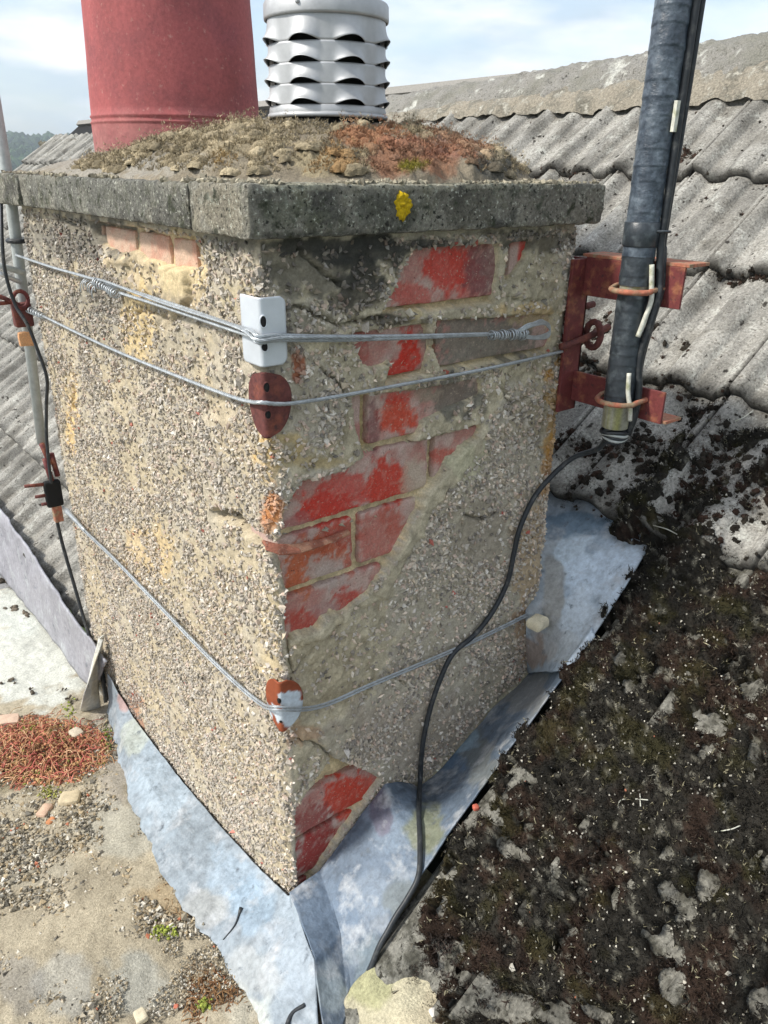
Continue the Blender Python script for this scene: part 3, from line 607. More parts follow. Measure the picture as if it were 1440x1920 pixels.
x, y = proj(V); C = blobs(x, y, C, [(395, 255, 60, 22, (.14, .10, .09), .8), (420, 60, 40, 40, (.22, .07, .09), .3)], V, 40)
mesh('pot_body', V, F, M_pot, pot, C=C)
n = 500; a = RS.uniform(0, 6.28, n); rr_ = .137+np.abs(RS.normal(0, .006, n)); X = POT[0]+rr_*np.cos(a); Y = POT[1]+rr_*np.sin(a)
keep = (Y < L+.01); X = X[keep]; Y = Y[keep]; n = len(X); P = np.stack([X, Y, mound_z(X, Y)+.001], -1)
V, F, C = scatter(CH, P, np.array([0, 0, 1.]), RS.uniform(.0015, .0055, n), np.array((.30, .26, .2))*RS.uniform(.4, 1.2, (n, 1)), 19, tilt=1)
tag(mesh('mortar_crumbs', V, F, M_chip, chimney, C=C, smooth=False), kind='stuff')

cowl = thing('flue_cowl', 'short galvanised louvred flue cowl standing beside the red pot', 'cowl')
r0 = .0685; NA = 8; nth = 8*24; th = np.arange(nth)*2*np.pi/nth
va = math.atan2(CAM[1]-COWL[1], CAM[0]-COWL[0])        # the gap between two louvre columns faces the camera
tl = ((th-va)*NA/(2*np.pi)) % 1.0                       # 0 at a gap
wv = np.clip(np.sin(np.pi*np.clip((tl-.13)/.74, 0, 1)), 0, 1)**1.1
rows = [.1905, .1698, .1490, .1283]; tops = [.2220]+[z_+.0004 for z_ in rows]
for i, ze in enumerate(rows+[.1165]):
    zt = tops[i]; tt = np.linspace(0, 1, 12)
    last = i == 4
    V = np.zeros((nth, 12, 3))
    for j, t in enumerate(tt):
        f = 0 if last else .6*t**1.3+.4*t**3.5
        rad = r0+(.0092*wv*f-.0004*t if not last else (.0012*math.sin(t*3.14)))
        zz_ = zt+(ze-zt)*t+(0 if last else .0058*wv*f)
        V[:, j, 0] = COWL[0]+rad*np.cos(th); V[:, j, 1] = COWL[1]+rad*np.sin(th); V[:, j, 2] = zz_
    b_ = mesh('louvre_band', V, grid_faces(nth, 12, True), M_alu, cowl); solid(b_, .0004, 0)
V, F = lathe([(.0705, .1165), (.0715, .118), (.0712, .120), (.0695, .1215)], *COWL, 96); solid(mesh('foot_ring', V, F, M_alu, cowl), .0012, 0)
V, F = lathe([(.067, .10), (.062, .105), (.062, .226)], *COWL, 48); mesh('inner_tube', V, F, M_dark, cowl)
V, F = lathe([(.0700, .2160), (.0718, .2165), (.0722, .219), (.0718, .232), (.0705, .2342), (.066, .2352), (.03, .2385), (.0001, .2395)], *COWL, 96); mesh('lid', V, F, M_alu, cowl)
bp = on(558, 9, 0, .16); dv = np.array([bp[0]-COWL[0], bp[1]-COWL[1]]); dv = dv/np.linalg.norm(dv)
V, F = rough_box((-.0025, -.0025, -.0025), (.0025, .0025, .0025), .001, 0, 0, .0024); V = V+np.array([COWL[0]+dv[0]*.0722, COWL[1]+dv[1]*.0722, .2265]); mesh('rivet', V, F, M_alu, cowl)

# ================================================================== wires with corner plates
def twisted(path, r, k=5, pitch=.03, n=5, phase=0):
    P = np.asarray(path, float); d = np.r_[0, np.cumsum(np.linalg.norm(np.diff(P, axis=0), axis=1))]; m = max(int(d[-1]/(pitch/7)), 8)
    s = np.linspace(0, d[-1], m); P = np.stack([np.interp(s, d, P[:, i]) for i in range(3)], -1)
    T = np.gradient(P, axis=0); T /= np.linalg.norm(T, axis=1)[:, None]; A = np.cross(T, [0, 0, 1.]); A /= np.linalg.norm(A, axis=1)[:, None]; B = np.cross(T, A); out = []
    for i in range(k):
        a = s/pitch*2*np.pi+i*2*np.pi/k+phase; Q = P+(A*np.cos(a)[:, None]+B*np.sin(a)[:, None])*r*.58
        out.append(tube(Q, r*.46, n, True))
    return out
OW = -.010
def wl(x, y, o=OW): return on(x, y, 0, o)
def wr(x, y, o=OW): return on(x, y, 1, o)
def make_wire(name, label, parts_def):
    t = thing(name, label, 'wire')
    for nm, prt in parts_def:
        V, F, _ = join(prt); mesh(nm, V, F, M_wire, t)
    return t
c1 = np.array([-.0125, -.0125, 0]); zc = wl(492, 632)[2]
def sub(p, n=10): return spline(p, n)
A1 = sub([wl(30, 478), wl(95, 500), wl(165, 520), wl(300, 562), wl(430, 607), wl(470, 620, -.012), c1+[0, 0, zc], wr(520, 629, -.013), wr(620, 631), wr(760, 630), wr(915, 626)])
B1 = sub([wl(225, 549), wl(300, 573), wl(430, 617), wl(470, 630, -.013), c1+[-.001, -.001, zc-.0055], wr(520, 638, -.014), wr(620, 638), wr(760, 634), wr(930, 627)])
C1 = sub([wl(168, 521, -.012), wl(200, 528, -.013), wl(300, 566, -.013), wl(440, 612, -.014), c1+[-.002, -.002, zc-.0025], wr(540, 633, -.016), wr(700, 632, -.013)])
knot = []
for k_, (xa, ya, xb, yb) in enumerate([(178, 528, 212, 548)]):
    p0, p1 = wl(xa, ya, -.013), wl(xb+8, yb+4, -.013); dd = p1-p0; ln = np.linalg.norm(dd); dd /= ln; a_ = np.cross(dd, [0, 0, 1.]); a_ /= np.linalg.norm(a_); b_ = np.cross(dd, a_)
    t = np.linspace(0, 1, 160); ang = t*2*np.pi*11; rr_ = .0048+.0012*np.sin(t*9)
    knot.append(tube(p0+dd*(t*ln)[:, None]+(a_*np.cos(ang)[:, None]+b_*np.sin(ang)[:, None])*rr_[:, None], .0010, 5))
for k_ in range(7):
    p0 = wl(160+k_*4, 522+k_*2, -.012); p1 = p0+np.array([-.006, RS.uniform(-.006, .010), RS.uniform(-.024, -.008)]); knot.append(tube(sub([p0, (p0+p1)/2+[-.003, 0, .002], p1], 4), .0008, 4))
term = []
p0, p1 = wr(918, 629), wr(985, 626); dd = p1-p0; ln = np.linalg.norm(dd); dd /= ln; a_ = np.cross(dd, [0, 0, 1.]); a_ /= np.linalg.norm(a_); b_ = np.cross(dd, a_)
t = np.linspace(0, 1, 200); ang = t*2*np.pi*14; term.append(tube(p0+dd*(t*ln)[:, None]+(a_*np.cos(ang)[:, None]+b_*np.sin(ang)[:, None])*(.0042+.0022*t+.001*np.sin(t*23))[:, None], .0011, 5))
for k_ in range(9):
    j = lambda: RS.uniform(-5, 5)
    term.append(tube(sub([wr(965, 625+j()), wr(990, 612+j(), -.016), wr(1015, 604+j(), -.016), wr(1030, 612+j(), -.012), wr(1028, 628+j(), -.012), wr(1000, 634+j(), -.016), wr(972, 628+j())], 6), .0011, 5))
make_wire('wire_rope', 'upper doubled galvanised wire rope passing over the pale rectangular corner plate',
          [('strand', twisted(A1, .0022, 5)), ('strand', twisted(B1, .0021, 5, phase=1)), ('strand', twisted(C1, .0018, 4, phase=2)), ('knot', knot), ('wrapped_end', term)])
zc = wl(505, 758)[2]
A2 = sub([wl(48, 577), wl(80, 592), wl(200, 650), wl(330, 704), wl(430, 742), wl(470, 753, -.012), c1+[0, 0, zc], wr(540, 757, -.013), wr(640, 742), wr(760, 720), wr(900, 694), wr(1000, 672), wr(1066, 656, -.006)])
p0, p1 = wl(42, 575), wl(82, 593); dd = p1-p0; ln = np.linalg.norm(dd); dd /= ln; a_ = np.cross(dd, [0, 0, 1.]); a_ /= np.linalg.norm(a_); b_ = np.cross(dd, a_)
t = np.linspace(0, 1, 120); ang = t*2*np.pi*9; wrp = [tube(p0+dd*(t*ln)[:, None]+(a_*np.cos(ang)[:, None]+b_*np.sin(ang)[:, None])*(.0062-.0022*t)[:, None], .0011, 5)]
make_wire('wire_rope', 'single wire rope crossing the dark rusty egg shaped corner plate', [('strand', twisted(A2, .0022, 5)), ('wrapped_end', wrp)])
zc = wl(540, 1337)[2]
A3 = sub([wl(118, 950), wl(150, 985), wl(210, 1042), wl(300, 1135), wl(400, 1238), wl(480, 1310), c1+[-.001, 0, zc], wr(600, 1322), wr(700, 1280), wr(850, 1217), wr(940, 1175), wr(1000, 1145, -.008)])
B3 = A3+np.array([-.0012, -.0012, -.0030])
p0, p1 = wl(122, 955), wl(160, 995); pp = [tube(sub([p0, wl(132, 965), p1], 5), [.0030]*2+[.0055]*3+[.0045]*3+[.003]*3, 8)]
make_wire('wire_rope', 'lowest wire rope sloping down both faces to the small rusty plate', [('strand', twisted(A3, .0016, 4)), ('strand', twisted(B3[8:], .0014, 4, phase=2)), ('clamp', pp)])

def corner_plate(name, label, outline, mat, paint=None, off=.0065, slots=(), rest=None):
    # outline rows: (z, umin, umax); u < 0 wraps on to the left-hand face
    t = thing(name, label, 'plate'); rows_ = sorted(outline); zz_ = np.linspace(rows_[0][0], rows_[-1][0], 42)
    a = np.interp(zz_, [r[0] for r in rows_], [r[1] for r in rows_]); b = np.interp(zz_, [r[0] for r in rows_], [r[2] for r in rows_])
    def fold(u, z, o): # smooth 90 degree fold with a 4 mm bend
        R_ = .004; c = np.array([-off+R_, -off+R_])
        ang = -np.pi*.75+np.clip(u/R_, -1, 1)*np.pi/4; ex = np.maximum(np.abs(u)-R_, 0)
        X = c[0]+(R_+o)*np.cos(ang)+np.where(u > 0, ex, 0); Y = c[1]+(R_+o)*np.sin(ang)+np.where(u < 0, ex, 0)
        return np.stack([X, Y, z+0*X], -1)
    uu = np.concatenate([np.linspace(-1, -.06, 14), np.linspace(-.045, .045, 5), np.linspace(.06, 1, 14)])
    V = []
    for z_, a0, b0 in zip(zz_, a, b): V.append(fold(np.where(uu < 0, -uu*a0, uu*b0), z_, 0))
    V = np.array(V); C = None
    if paint is not None: C = paint(V)
    o_ = mesh('plate', V, grid_faces(len(zz_), len(uu)), mat, t, C=C); solid(o_, .0018, 0)
    for (u0, z_, hw, hh) in slots:
        aa = np.linspace(0, 2*np.pi, 21)[:-1]; ring = fold(u0+hw*np.cos(aa), z_+hh*np.sin(aa), .0016); ring = np.vstack([ring, ring[:1]])
        Vt, Ft, _ = tube(ring, .0007, 6, False); rims = paint is None
        if rims: mesh('slot_rim', Vt, Ft, mat, t)
        d = fold(u0+hw*(.9 if rims else 1.0)*np.cos(aa), z_+hh*.9*np.sin(aa), .0018); d = np.vstack([d, fold(np.array([u0]), z_, .0024)]); mesh('slot', d, np.array([[i, (i+1) % 20, 20] for i in range(20)]), M_dark, t, smooth=False)
    return t
def zr(y, x=490): return on(x, y, 0, -.0065)[2]
def ul(x, y): return -on(x, y, 0, -.0065)[1]
def ur(x, y): return on(x, y, 1, -.0065)[0]
ua, ub = ul(449, 620), ur(547, 620)
zt, zb = zr(560), zr(688)
corner_plate('corner_plate', 'pale zinc rectangular plate bent round the stack corner under the doubled wire', [(zb, ua*.9, ub*.80), (zb+.0025, ua, ub*.93), (zb+.006, ua, ub), (zt-.006, ua, ub), (zt-.0025, ua, ub*.93), (zt, ua*.96, ub*.80)], M_plate,
             slots=[(.003, zr(604), .0032, .0058), (.003, zr(651), .0034, .0046)])
zt, zb = zr(698), zr(818); H_ = zt-zb; ua, ub = ul(463, 760), ur(557, 760)
eg = []
for t in np.linspace(0, 1, 15):
    f = math.sin(math.acos(min(abs((t-.60)/.40 if t > .60 else (.60-t)/.60), 1)))**.85 if 0 < t < 1 else .12
    f = max(f, .12); eg.append((zb+H_*t, ua*f, ub*f))
corner_plate('corner_plate', 'dark rusty egg shaped plate bent round the stack corner', eg, M_rust, slots=[(.003, zr(725), .0032, .0052), (.003, zr(775), .0032, .0046)])
zt, zb = zr(1292, 535), zr(1380, 535); H_ = zt-zb; ua, ub = ul(497, 1335), ur(577, 1330)
M_zr = material('rust_and_zinc', vcol=True, rough=.6, metal=.2, nscale=120, namt=.2, bscale=300, bstr=.2)
def zp(V):
    x, y = proj(V); C = np.broadcast_to(np.array((.27, .07, .03)), V.shape).copy(); nn = (fbm(V, 120, 3, 9)-.5)*26
    m = sst(-2, 2, sdpoly(x, y, [(528, 1300), (560, 1298), (580, 1325), (578, 1350), (545, 1362), (520, 1350), (500, 1330), (495, 1312), (524, 1326)])+nn)[..., None]
    return C*(1-m)+np.array((.55, .62, .68))*m
eg = []
for t in np.linspace(0, 1, 13):
    f = max((max(1-abs(2*t-1.04)**2.2, 0))**(1/2.2), .12); eg.append((zb+H_*t, ua*f, ub*f))
corner_plate('corner_plate', 'small half rusty half zinc coated oval plate low on the corner', eg, M_zr, paint=zp, slots=[(-.0012, zr(1319, 530), .0026, .0044), (-.0004, zr(1356, 530), .0018, .0020)])

# ================================================================== lead flashings
lead = thing('lead_flashing', 'blue grey lead flashing dressed round the foot of the chimney', 'flashing')
def lead_c(G, base, lst):
    q = fbm(G*np.array([1, 1, .6]), 9, 4, 3); m = sst(.40, .62, q)[..., None]; C = np.array(base)*(1-m)+np.array(base)*1.35*m
    g = sst(.52, .68, fbm(G*np.array([1, .5, .35]), 60, 5, 11, .6))[..., None]*.6; C = C*(1-g)+(np.array((.40, .43, .46))*.6+np.array(base)*.4)*g
    g = sst(.58, .70, fbm(G*np.array([.5, 1, .5]), 40, 5, 19, .65))[..., None]*.5; C = C*(1-g)+np.array(base)*.5*g
    x, y = proj(G); return blobs(x, y, C, lst, G, 30)
LG = {}
def lsheet(name, rows_, nu, nv, amp, base, lst, seed=0, ns=16, t=.0022):
    G = loft(rows_, nu, nv, amp, ns, seed); G = G+np.array([0, 0, 1.])*((fbm(G, 60, 3, seed+3)-.5)*.0035)[..., None]; LG[name] = G.reshape(-1, 3)
    C = lead_c(G, base, lst)
    return solid(mesh(name, G, grid_faces(nu, nv), M_lead, lead, C=C), t, 0)
apron_top = [wl(x, y, -.007) for x, y in [(204, 1262), (222, 1300), (250, 1345), (330, 1452), (400, 1535), (480, 1622), (540, 1680)]]+[np.array([-.009, -.009, wl(556, 1693, -.009)[2]])]
apron_low = [onflat(x, y, .012) for x, y in [(200, 1330), (225, 1420), (250, 1510), (300, 1630), (360, 1705), (425, 1790), (470, 1880), (520, 1990)]]
cz0 = apron_top[-1]
mid = []
for a_, b_ in zip(apron_top, apron_low):
    m_ = a_*.52+b_*.48; m_[2] = min(m_[2], b_[2]+.022); mid.append(m_)
mid[-1] = on(590, 1800, 0, -.035)
low2 = [p.copy() for p in apron_low]
for p in low2: p[2] = flatz(p[1])+.004
low2 = [p+np.array([RS.normal(0, .002), RS.normal(0, .002), 0]) for p in low2]
low2[-1] = onflat(600, 1975, .004)
low2[-2] = onflat(500, 1960, .004)
e_ = np.array([[np.interp(t, np.arange(8), np.array(low2)[:, k]) for k in range(3)] for t in np.linspace(0, 7, 90)]); e_[:, 0] += (fbm(e_, 45, 4, 2)-.5)*.022*np.r_[np.ones(80), np.linspace(1, 0, 10)]; low2 = e_
lsheet('apron', [apron_top, mid, low2], 320, 90, .0065, (.235, .275, .31),
       [(300, 1450, 60, 110, (.33, .40, .46), .6), (430, 1640, 60, 60, (.29, .37, .45), .6), (540, 1800, 60, 90, (.31, .36, .41), .7), (250, 1380, 30, 50, (.42, .45, .38), .6), (380, 1700, 60, 40, (.34, .34, .32), .6),
        (480, 1830, 60, 60, (.38, .39, .38), .5), (470, 1700, 50, 60, (.26, .36, .46), .5), (235, 1300, 14, 40, (.35, .20, .17), .7), (460, 1900, 60, 60, (.55, .56, .50), .6)], 3)
st_top = [np.array([-.009, -.009, cz0[2]])]+[wr(x, y, -.006) for x, y in [(600, 1632), (650, 1563), (700, 1498), (722, 1470), (745, 1466), (785, 1478), (830, 1440), (880, 1385), (930, 1325), (965, 1292), (1003, 1250)]]
st_low = [onroof(x, y, .024) for x, y in [(640, 1900), (668, 1850), (700, 1795), (745, 1715), (785, 1650), (815, 1605), (850, 1550), (890, 1495), (930, 1440), (975, 1380), (1020, 1318), (1062, 1260)]]
st_mid = []
for i, (a_, b_) in enumerate(zip(st_top, st_low)):
    m_ = a_*.42+b_*.58; m_ = m_-RN*(.004 if i > 4 else .002); st_mid.append(m_)
st_mid[0] = mid[-1]+np.array([.001, .0, .001]); st_low[0] = onflat(612, 1990, .006); st_low[1] = onroof(660, 1880, .020)
lsheet('side_flashing', [st_top, [a_*.75+b_*.25+np.array([0, -.002, 0]) for a_, b_ in zip(st_top, st_mid)], st_mid, st_low], 340, 90, .0045, (.095, .125, .165),
       [(640, 1720, 80, 90, (.13, .175, .235), .7), (740, 1560, 60, 60, (.17, .22, .28), .6), (700, 1680, 50, 60, (.21, .255, .31), .6), (850, 1420, 80, 40, (.09, .15, .23), .7), (800, 1560, 40, 60, (.20, .20, .08), .6), (900, 1420, 40, 50, (.17, .18, .17), .7),
        (760, 1690, 40, 70, (.13, .15, .15), .7), (700, 1790, 60, 60, (.15, .19, .21), .6), (715, 1530, 20, 50, (.10, .06, .09), .5), (980, 1300, 60, 50, (.26, .265, .26), .7), (620, 1860, 30, 60, (.32, .37, .39), .6), (850, 1390, 60, 22, (.30, .42, .52), .6)], 9)
up1 = [onroof(x, y, .000) for x, y in [(985, 905), (1060, 925), (1150, 960), (1230, 1000)]]
up2 = [onroof(x, y, o_) for o_, (x, y) in zip((.001, .004, .012, .022), [(990, 1040), (1060, 1045), (1130, 1060), (1196, 1064)])]
up3 = [onroof(x, y, o_) for o_, (x, y) in zip((.000, .004, .012, .022), [(985, 1150), (1050, 1150), (1100, 1160), (1130, 1168)])]
up4 = [wr(990, 1262, -.003), onroof(1035, 1258, .006), onroof(1062, 1256, .018), onroof(1072, 1254, .024)]
lsheet('back_flashing', [up1, up2, up3, up4], 130, 130, .0035, (.26, .31, .36),
       [(1060, 1030, 70, 50, (.52, .60, .66), .8), (1130, 1080, 90, 70, (.54, .63, .72), .8), (1090, 1160, 50, 60, (.55, .62, .68), .8), (1040, 1110, 24, 70, (.30, .29, .26), .8), (1020, 1120, 34, 90, (.30, .30, .28), .35), (1000, 1220, 50, 30, (.32, .22, .15), .7), (1050, 985, 200, 22, (.10, .16, .22), .8), (1060, 1220, 40, 40, (.5, .54, .56), .7)], 21)  # wide dark band at the top: tile edge's shadow painted into the lead colour
lip = [onroof(x, y, .030) for x, y in [(1062, 1262), (1088, 1232), (1116, 1194)]]
lip2 = [onroof(x, y, .022) for x, y in [(1064, 1240), (1082, 1215), (1108, 1176)]]
lsheet('lead_lip', [lip2, [(a_+b_)/2+RN*.006 for a_, b_ in zip(lip, lip2)], lip], 20, 12, .001, (.34, .40, .46), [], 5)
fl = [wl(196, 1190, -.004), wl(188, 1240, -.012), wl(184, 1290, -.02), wl(190, 1332, -.02)]
fl2 = [wl(194, 1200, -.01), wl(172, 1260, -.04), wl(158, 1300, -.06), wl(150, 1330, -.06)]
lsheet('lead_flap', [fl, [(a_+b_)/2+np.array([-.010, 0, 0]) for a_, b_ in zip(fl, fl2)], fl2], 24, 12, .002, (.60, .60, .55), [(178, 1280, 8, 60, (.48, .42, .28), .6)], 6)

# ================================================================== main roof of interlocking concrete tiles
roof = thing('tiled_roof', 'weathered grey concrete tile roof rising behind the chimney to its ridge', 'roof')
PITCH = .19; G = .26; Y0 = -.075
def roll(y):                      # rolls peak at the seams and half-way between
    p_ = PITCH/2; d = np.abs((np.asarray(y)/p_+.5) % 1-.5)*p_; return .0150*np.sqrt(np.clip(1-(d/.0275)**2, 0, 1))+.0015*np.cos(2*np.pi*d/p_)
def tile_mesh(seed, ya=.0046, yb=PITCH-.0006, mat=None):
    nu, nv = 57, 9; w_ = yb
    yy = np.linspace(ya, yb, nu); ss = np.r_[0, .004, .03, np.linspace(.06, G+.035, nv-3)]
    Yg, Sg = np.meshgrid(yy, ss, indexing='ij')
    h = roll(Yg)+.018*(1-Sg/G)+.002
    r = np.random.RandomState(seed); P0 = np.stack([Sg, Yg, Yg*0+seed], -1); h = h+(fbm(P0, 30, 3, seed)-.5)*.0035-np.where(Sg == 0, .003, 0)
    h = np.where(Yg < .011, h-.008, h)+np.where(Yg > PITCH-.020, .0045, 0)
    Sj = Sg+np.where(Sg < .01, (fbm(P0, 40, 2, seed+4)-.5)*.010, 0)
    up = np.stack([RSV[0]*Sj+RN[0]*h, Yg, RSV[2]*Sj+RN[2]*h], -1)
    hb = h-.014; dn = np.stack([RSV[0]*Sj+RN[0]*hb, Yg, RSV[2]*Sj+RN[2]*hb], -1)
    F = grid_faces(nu, nv)[:, ::-1]; V = np.concatenate([up.reshape(-1, 3), dn.reshape(-1, 3)]); k = nu*nv
    i = np.arange(nu-1); front = np.stack([i*nv, (i+1)*nv, (i+1)*nv+k, i*nv+k], -1)
    j = np.arange(nv-1); sa = np.stack([j+1, j, j+k, j+1+k], -1); q_ = (nu-1)*nv; sb = np.stack([q_+j, q_+j+1, q_+j+1+k, q_+j+k], -1)
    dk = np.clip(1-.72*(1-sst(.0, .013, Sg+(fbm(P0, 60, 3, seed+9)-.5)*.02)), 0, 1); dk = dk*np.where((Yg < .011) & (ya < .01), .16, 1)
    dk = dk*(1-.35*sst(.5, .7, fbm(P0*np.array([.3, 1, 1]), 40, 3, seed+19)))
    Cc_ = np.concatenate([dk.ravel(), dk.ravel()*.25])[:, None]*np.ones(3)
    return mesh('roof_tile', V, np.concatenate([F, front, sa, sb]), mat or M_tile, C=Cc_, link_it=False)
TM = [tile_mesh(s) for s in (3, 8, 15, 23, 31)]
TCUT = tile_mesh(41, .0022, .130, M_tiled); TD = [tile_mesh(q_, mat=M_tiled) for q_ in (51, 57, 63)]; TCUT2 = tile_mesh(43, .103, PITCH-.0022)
rows_s = [-.05, .21, .47, .73, .99, 1.25, 1.51]
nc = 0; YEND = 5.0
for ri, s in enumerate(rows_s):
    for c in range(-5, 28):
        Yc = Y0+PITCH*c-(.0 if ri < 5 else .004)
        if Yc > YEND-.1 or Yc < -.8: continue
        if (s < .60 and -1 < c < 4): continue                            # the stack stands here
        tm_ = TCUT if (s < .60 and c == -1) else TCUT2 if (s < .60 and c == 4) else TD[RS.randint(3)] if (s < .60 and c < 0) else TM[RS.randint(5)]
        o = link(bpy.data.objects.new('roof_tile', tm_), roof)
        p = rp(s if (s > 0 or c < 4) else .022, Yc, RS.uniform(-.0012, .0012)-(.004 if s < 0 else 0)); o.location = p
        o.rotation_euler = (RS.normal(0, .004), RS.normal(0, .004), RS.normal(0, .003)); nc += 1
# boarding under the tiles, far slope, gable verge
def quad(name, pts, mat, parent, t=.02):
    return solid(mesh(name, np.array(pts), np.array([[0, 1, 2, 3]]), mat, parent, smooth=False), t, 0)
XR = 1.55; SR = XR/math.cos(PI_R)
a0, a1 = -1.0, L+.02
quad('roof_board', [rp(.06, L+.03, -.03), rp(SR, L+.03, -.03), rp(SR, YEND, -.03), rp(.06, YEND, -.03)], M_dark, roof)
quad('roof_board', [rp(.62, -.9, -.03), rp(SR, -.9, -.03), rp(SR, L+.03, -.03), rp(.62, L+.03, -.03)], M_dark, roof)
quad('roof_board', [rp(-.05, -.9, -.02), rp(.62, -.9, -.02), rp(.62, -.128, -.02), rp(-.05, -.128, -.02)], M_ridge, roof)
quad('roof_board', [rp(-.05, -.128, -.16), rp(.62, -.128, -.16), rp(.62, -.002, -.16), rp(-.05, -.002, -.16)], M_dark, roof)
zt_ = rp(SR, 0)[2]
quad('far_slope', [(XR, -.9, zt_), (XR+2.4, -.9, zt_-1.83), (XR+2.4, YEND, zt_-1.83), (XR, YEND, zt_)], M_slope, roof, .03)
V, F, _ = box(rp(.85, YEND+.02, -.03), (1.95, .05, .09), [RSV, (0, 1, 0), RN]); bevel(mesh('verge', V, F, M_ridge, roof, smooth=False), .008)
# ridge
def ridge_drop(Y): return -.047*np.clip(Y-.4, -2, 9)*.9
RL = .42; yr = -1.0
while yr < YEND-.05:
    nu, nv = 70, 60; a = np.linspace(-.12, np.pi+.12, nu); yy = np.linspace(.002, RL-.002, nv); A_, Y_ = np.meshgrid(a, yy, indexing='ij')
    rad = .150+.006*(Y_/RL)
    X = XR-rad*np.cos(A_); Z = .205+rad*.95*np.maximum(np.sin(A_), -.5); Yw = Y_+yr
    P = np.stack([X, Yw, Z], -1); nn = fbm(P, 22, 4, 3)-.5
    n8 = fbm(P, 60, 3, 33)-.5; Z = Z+ridge_drop(Yw)+nn*.018+n8*.012; X = X-(nn*.02+n8*.012)*np.cos(A_)
    rt = solid(mesh('ridge_tile', np.stack([X, Yw, Z], -1), grid_faces(nu, nv), M_ridge, roof), .02, -1)
    # mortar bedding along the foot of the ridge tile
    yy = np.linspace(0, RL, 60); tt = np.linspace(0, 1, 9); Yg, Tg = np.meshgrid(yy+yr, tt, indexing='ij')
    zr_ = rp(1, 0)[2]; s0 = 1.742+(fbm(np.stack([Yg, Yg*0, Yg*0], -1), 20, 2, 5)-.5)*.03
    Sx = s0+Tg*.10; P = np.array([0, 0, ROOF_Z0])+Sx[..., None]*RSV+np.stack([0*Yg, Yg, 0*Yg], -1)
    hh = .016+.030*np.sin(Tg*np.pi*.6)+roll(Yg-Y0)*.45*(1-Tg)+(fbm(P, 35, 3, 8)-.5)*.016
    P = P+RN*hh[..., None]; P[..., 2] += ridge_drop(Yg)*Tg
    mesh('ridge_bedding', P, grid_faces(60, 9), M_bed, roof)
    yr += RL
aa = np.linspace(-.1, np.pi*.62, 14)
arch = [(XR-.165*math.cos(t), YEND+.05, .205+.160*math.sin(t)+ridge_drop(YEND)) for t in aa]; arch = [rp(1.60, YEND+.05, .03)]+arch
V, F, _ = tube(arch, .012, 8); mesh('ridge_end_cap', V, F, M_cable, roof)

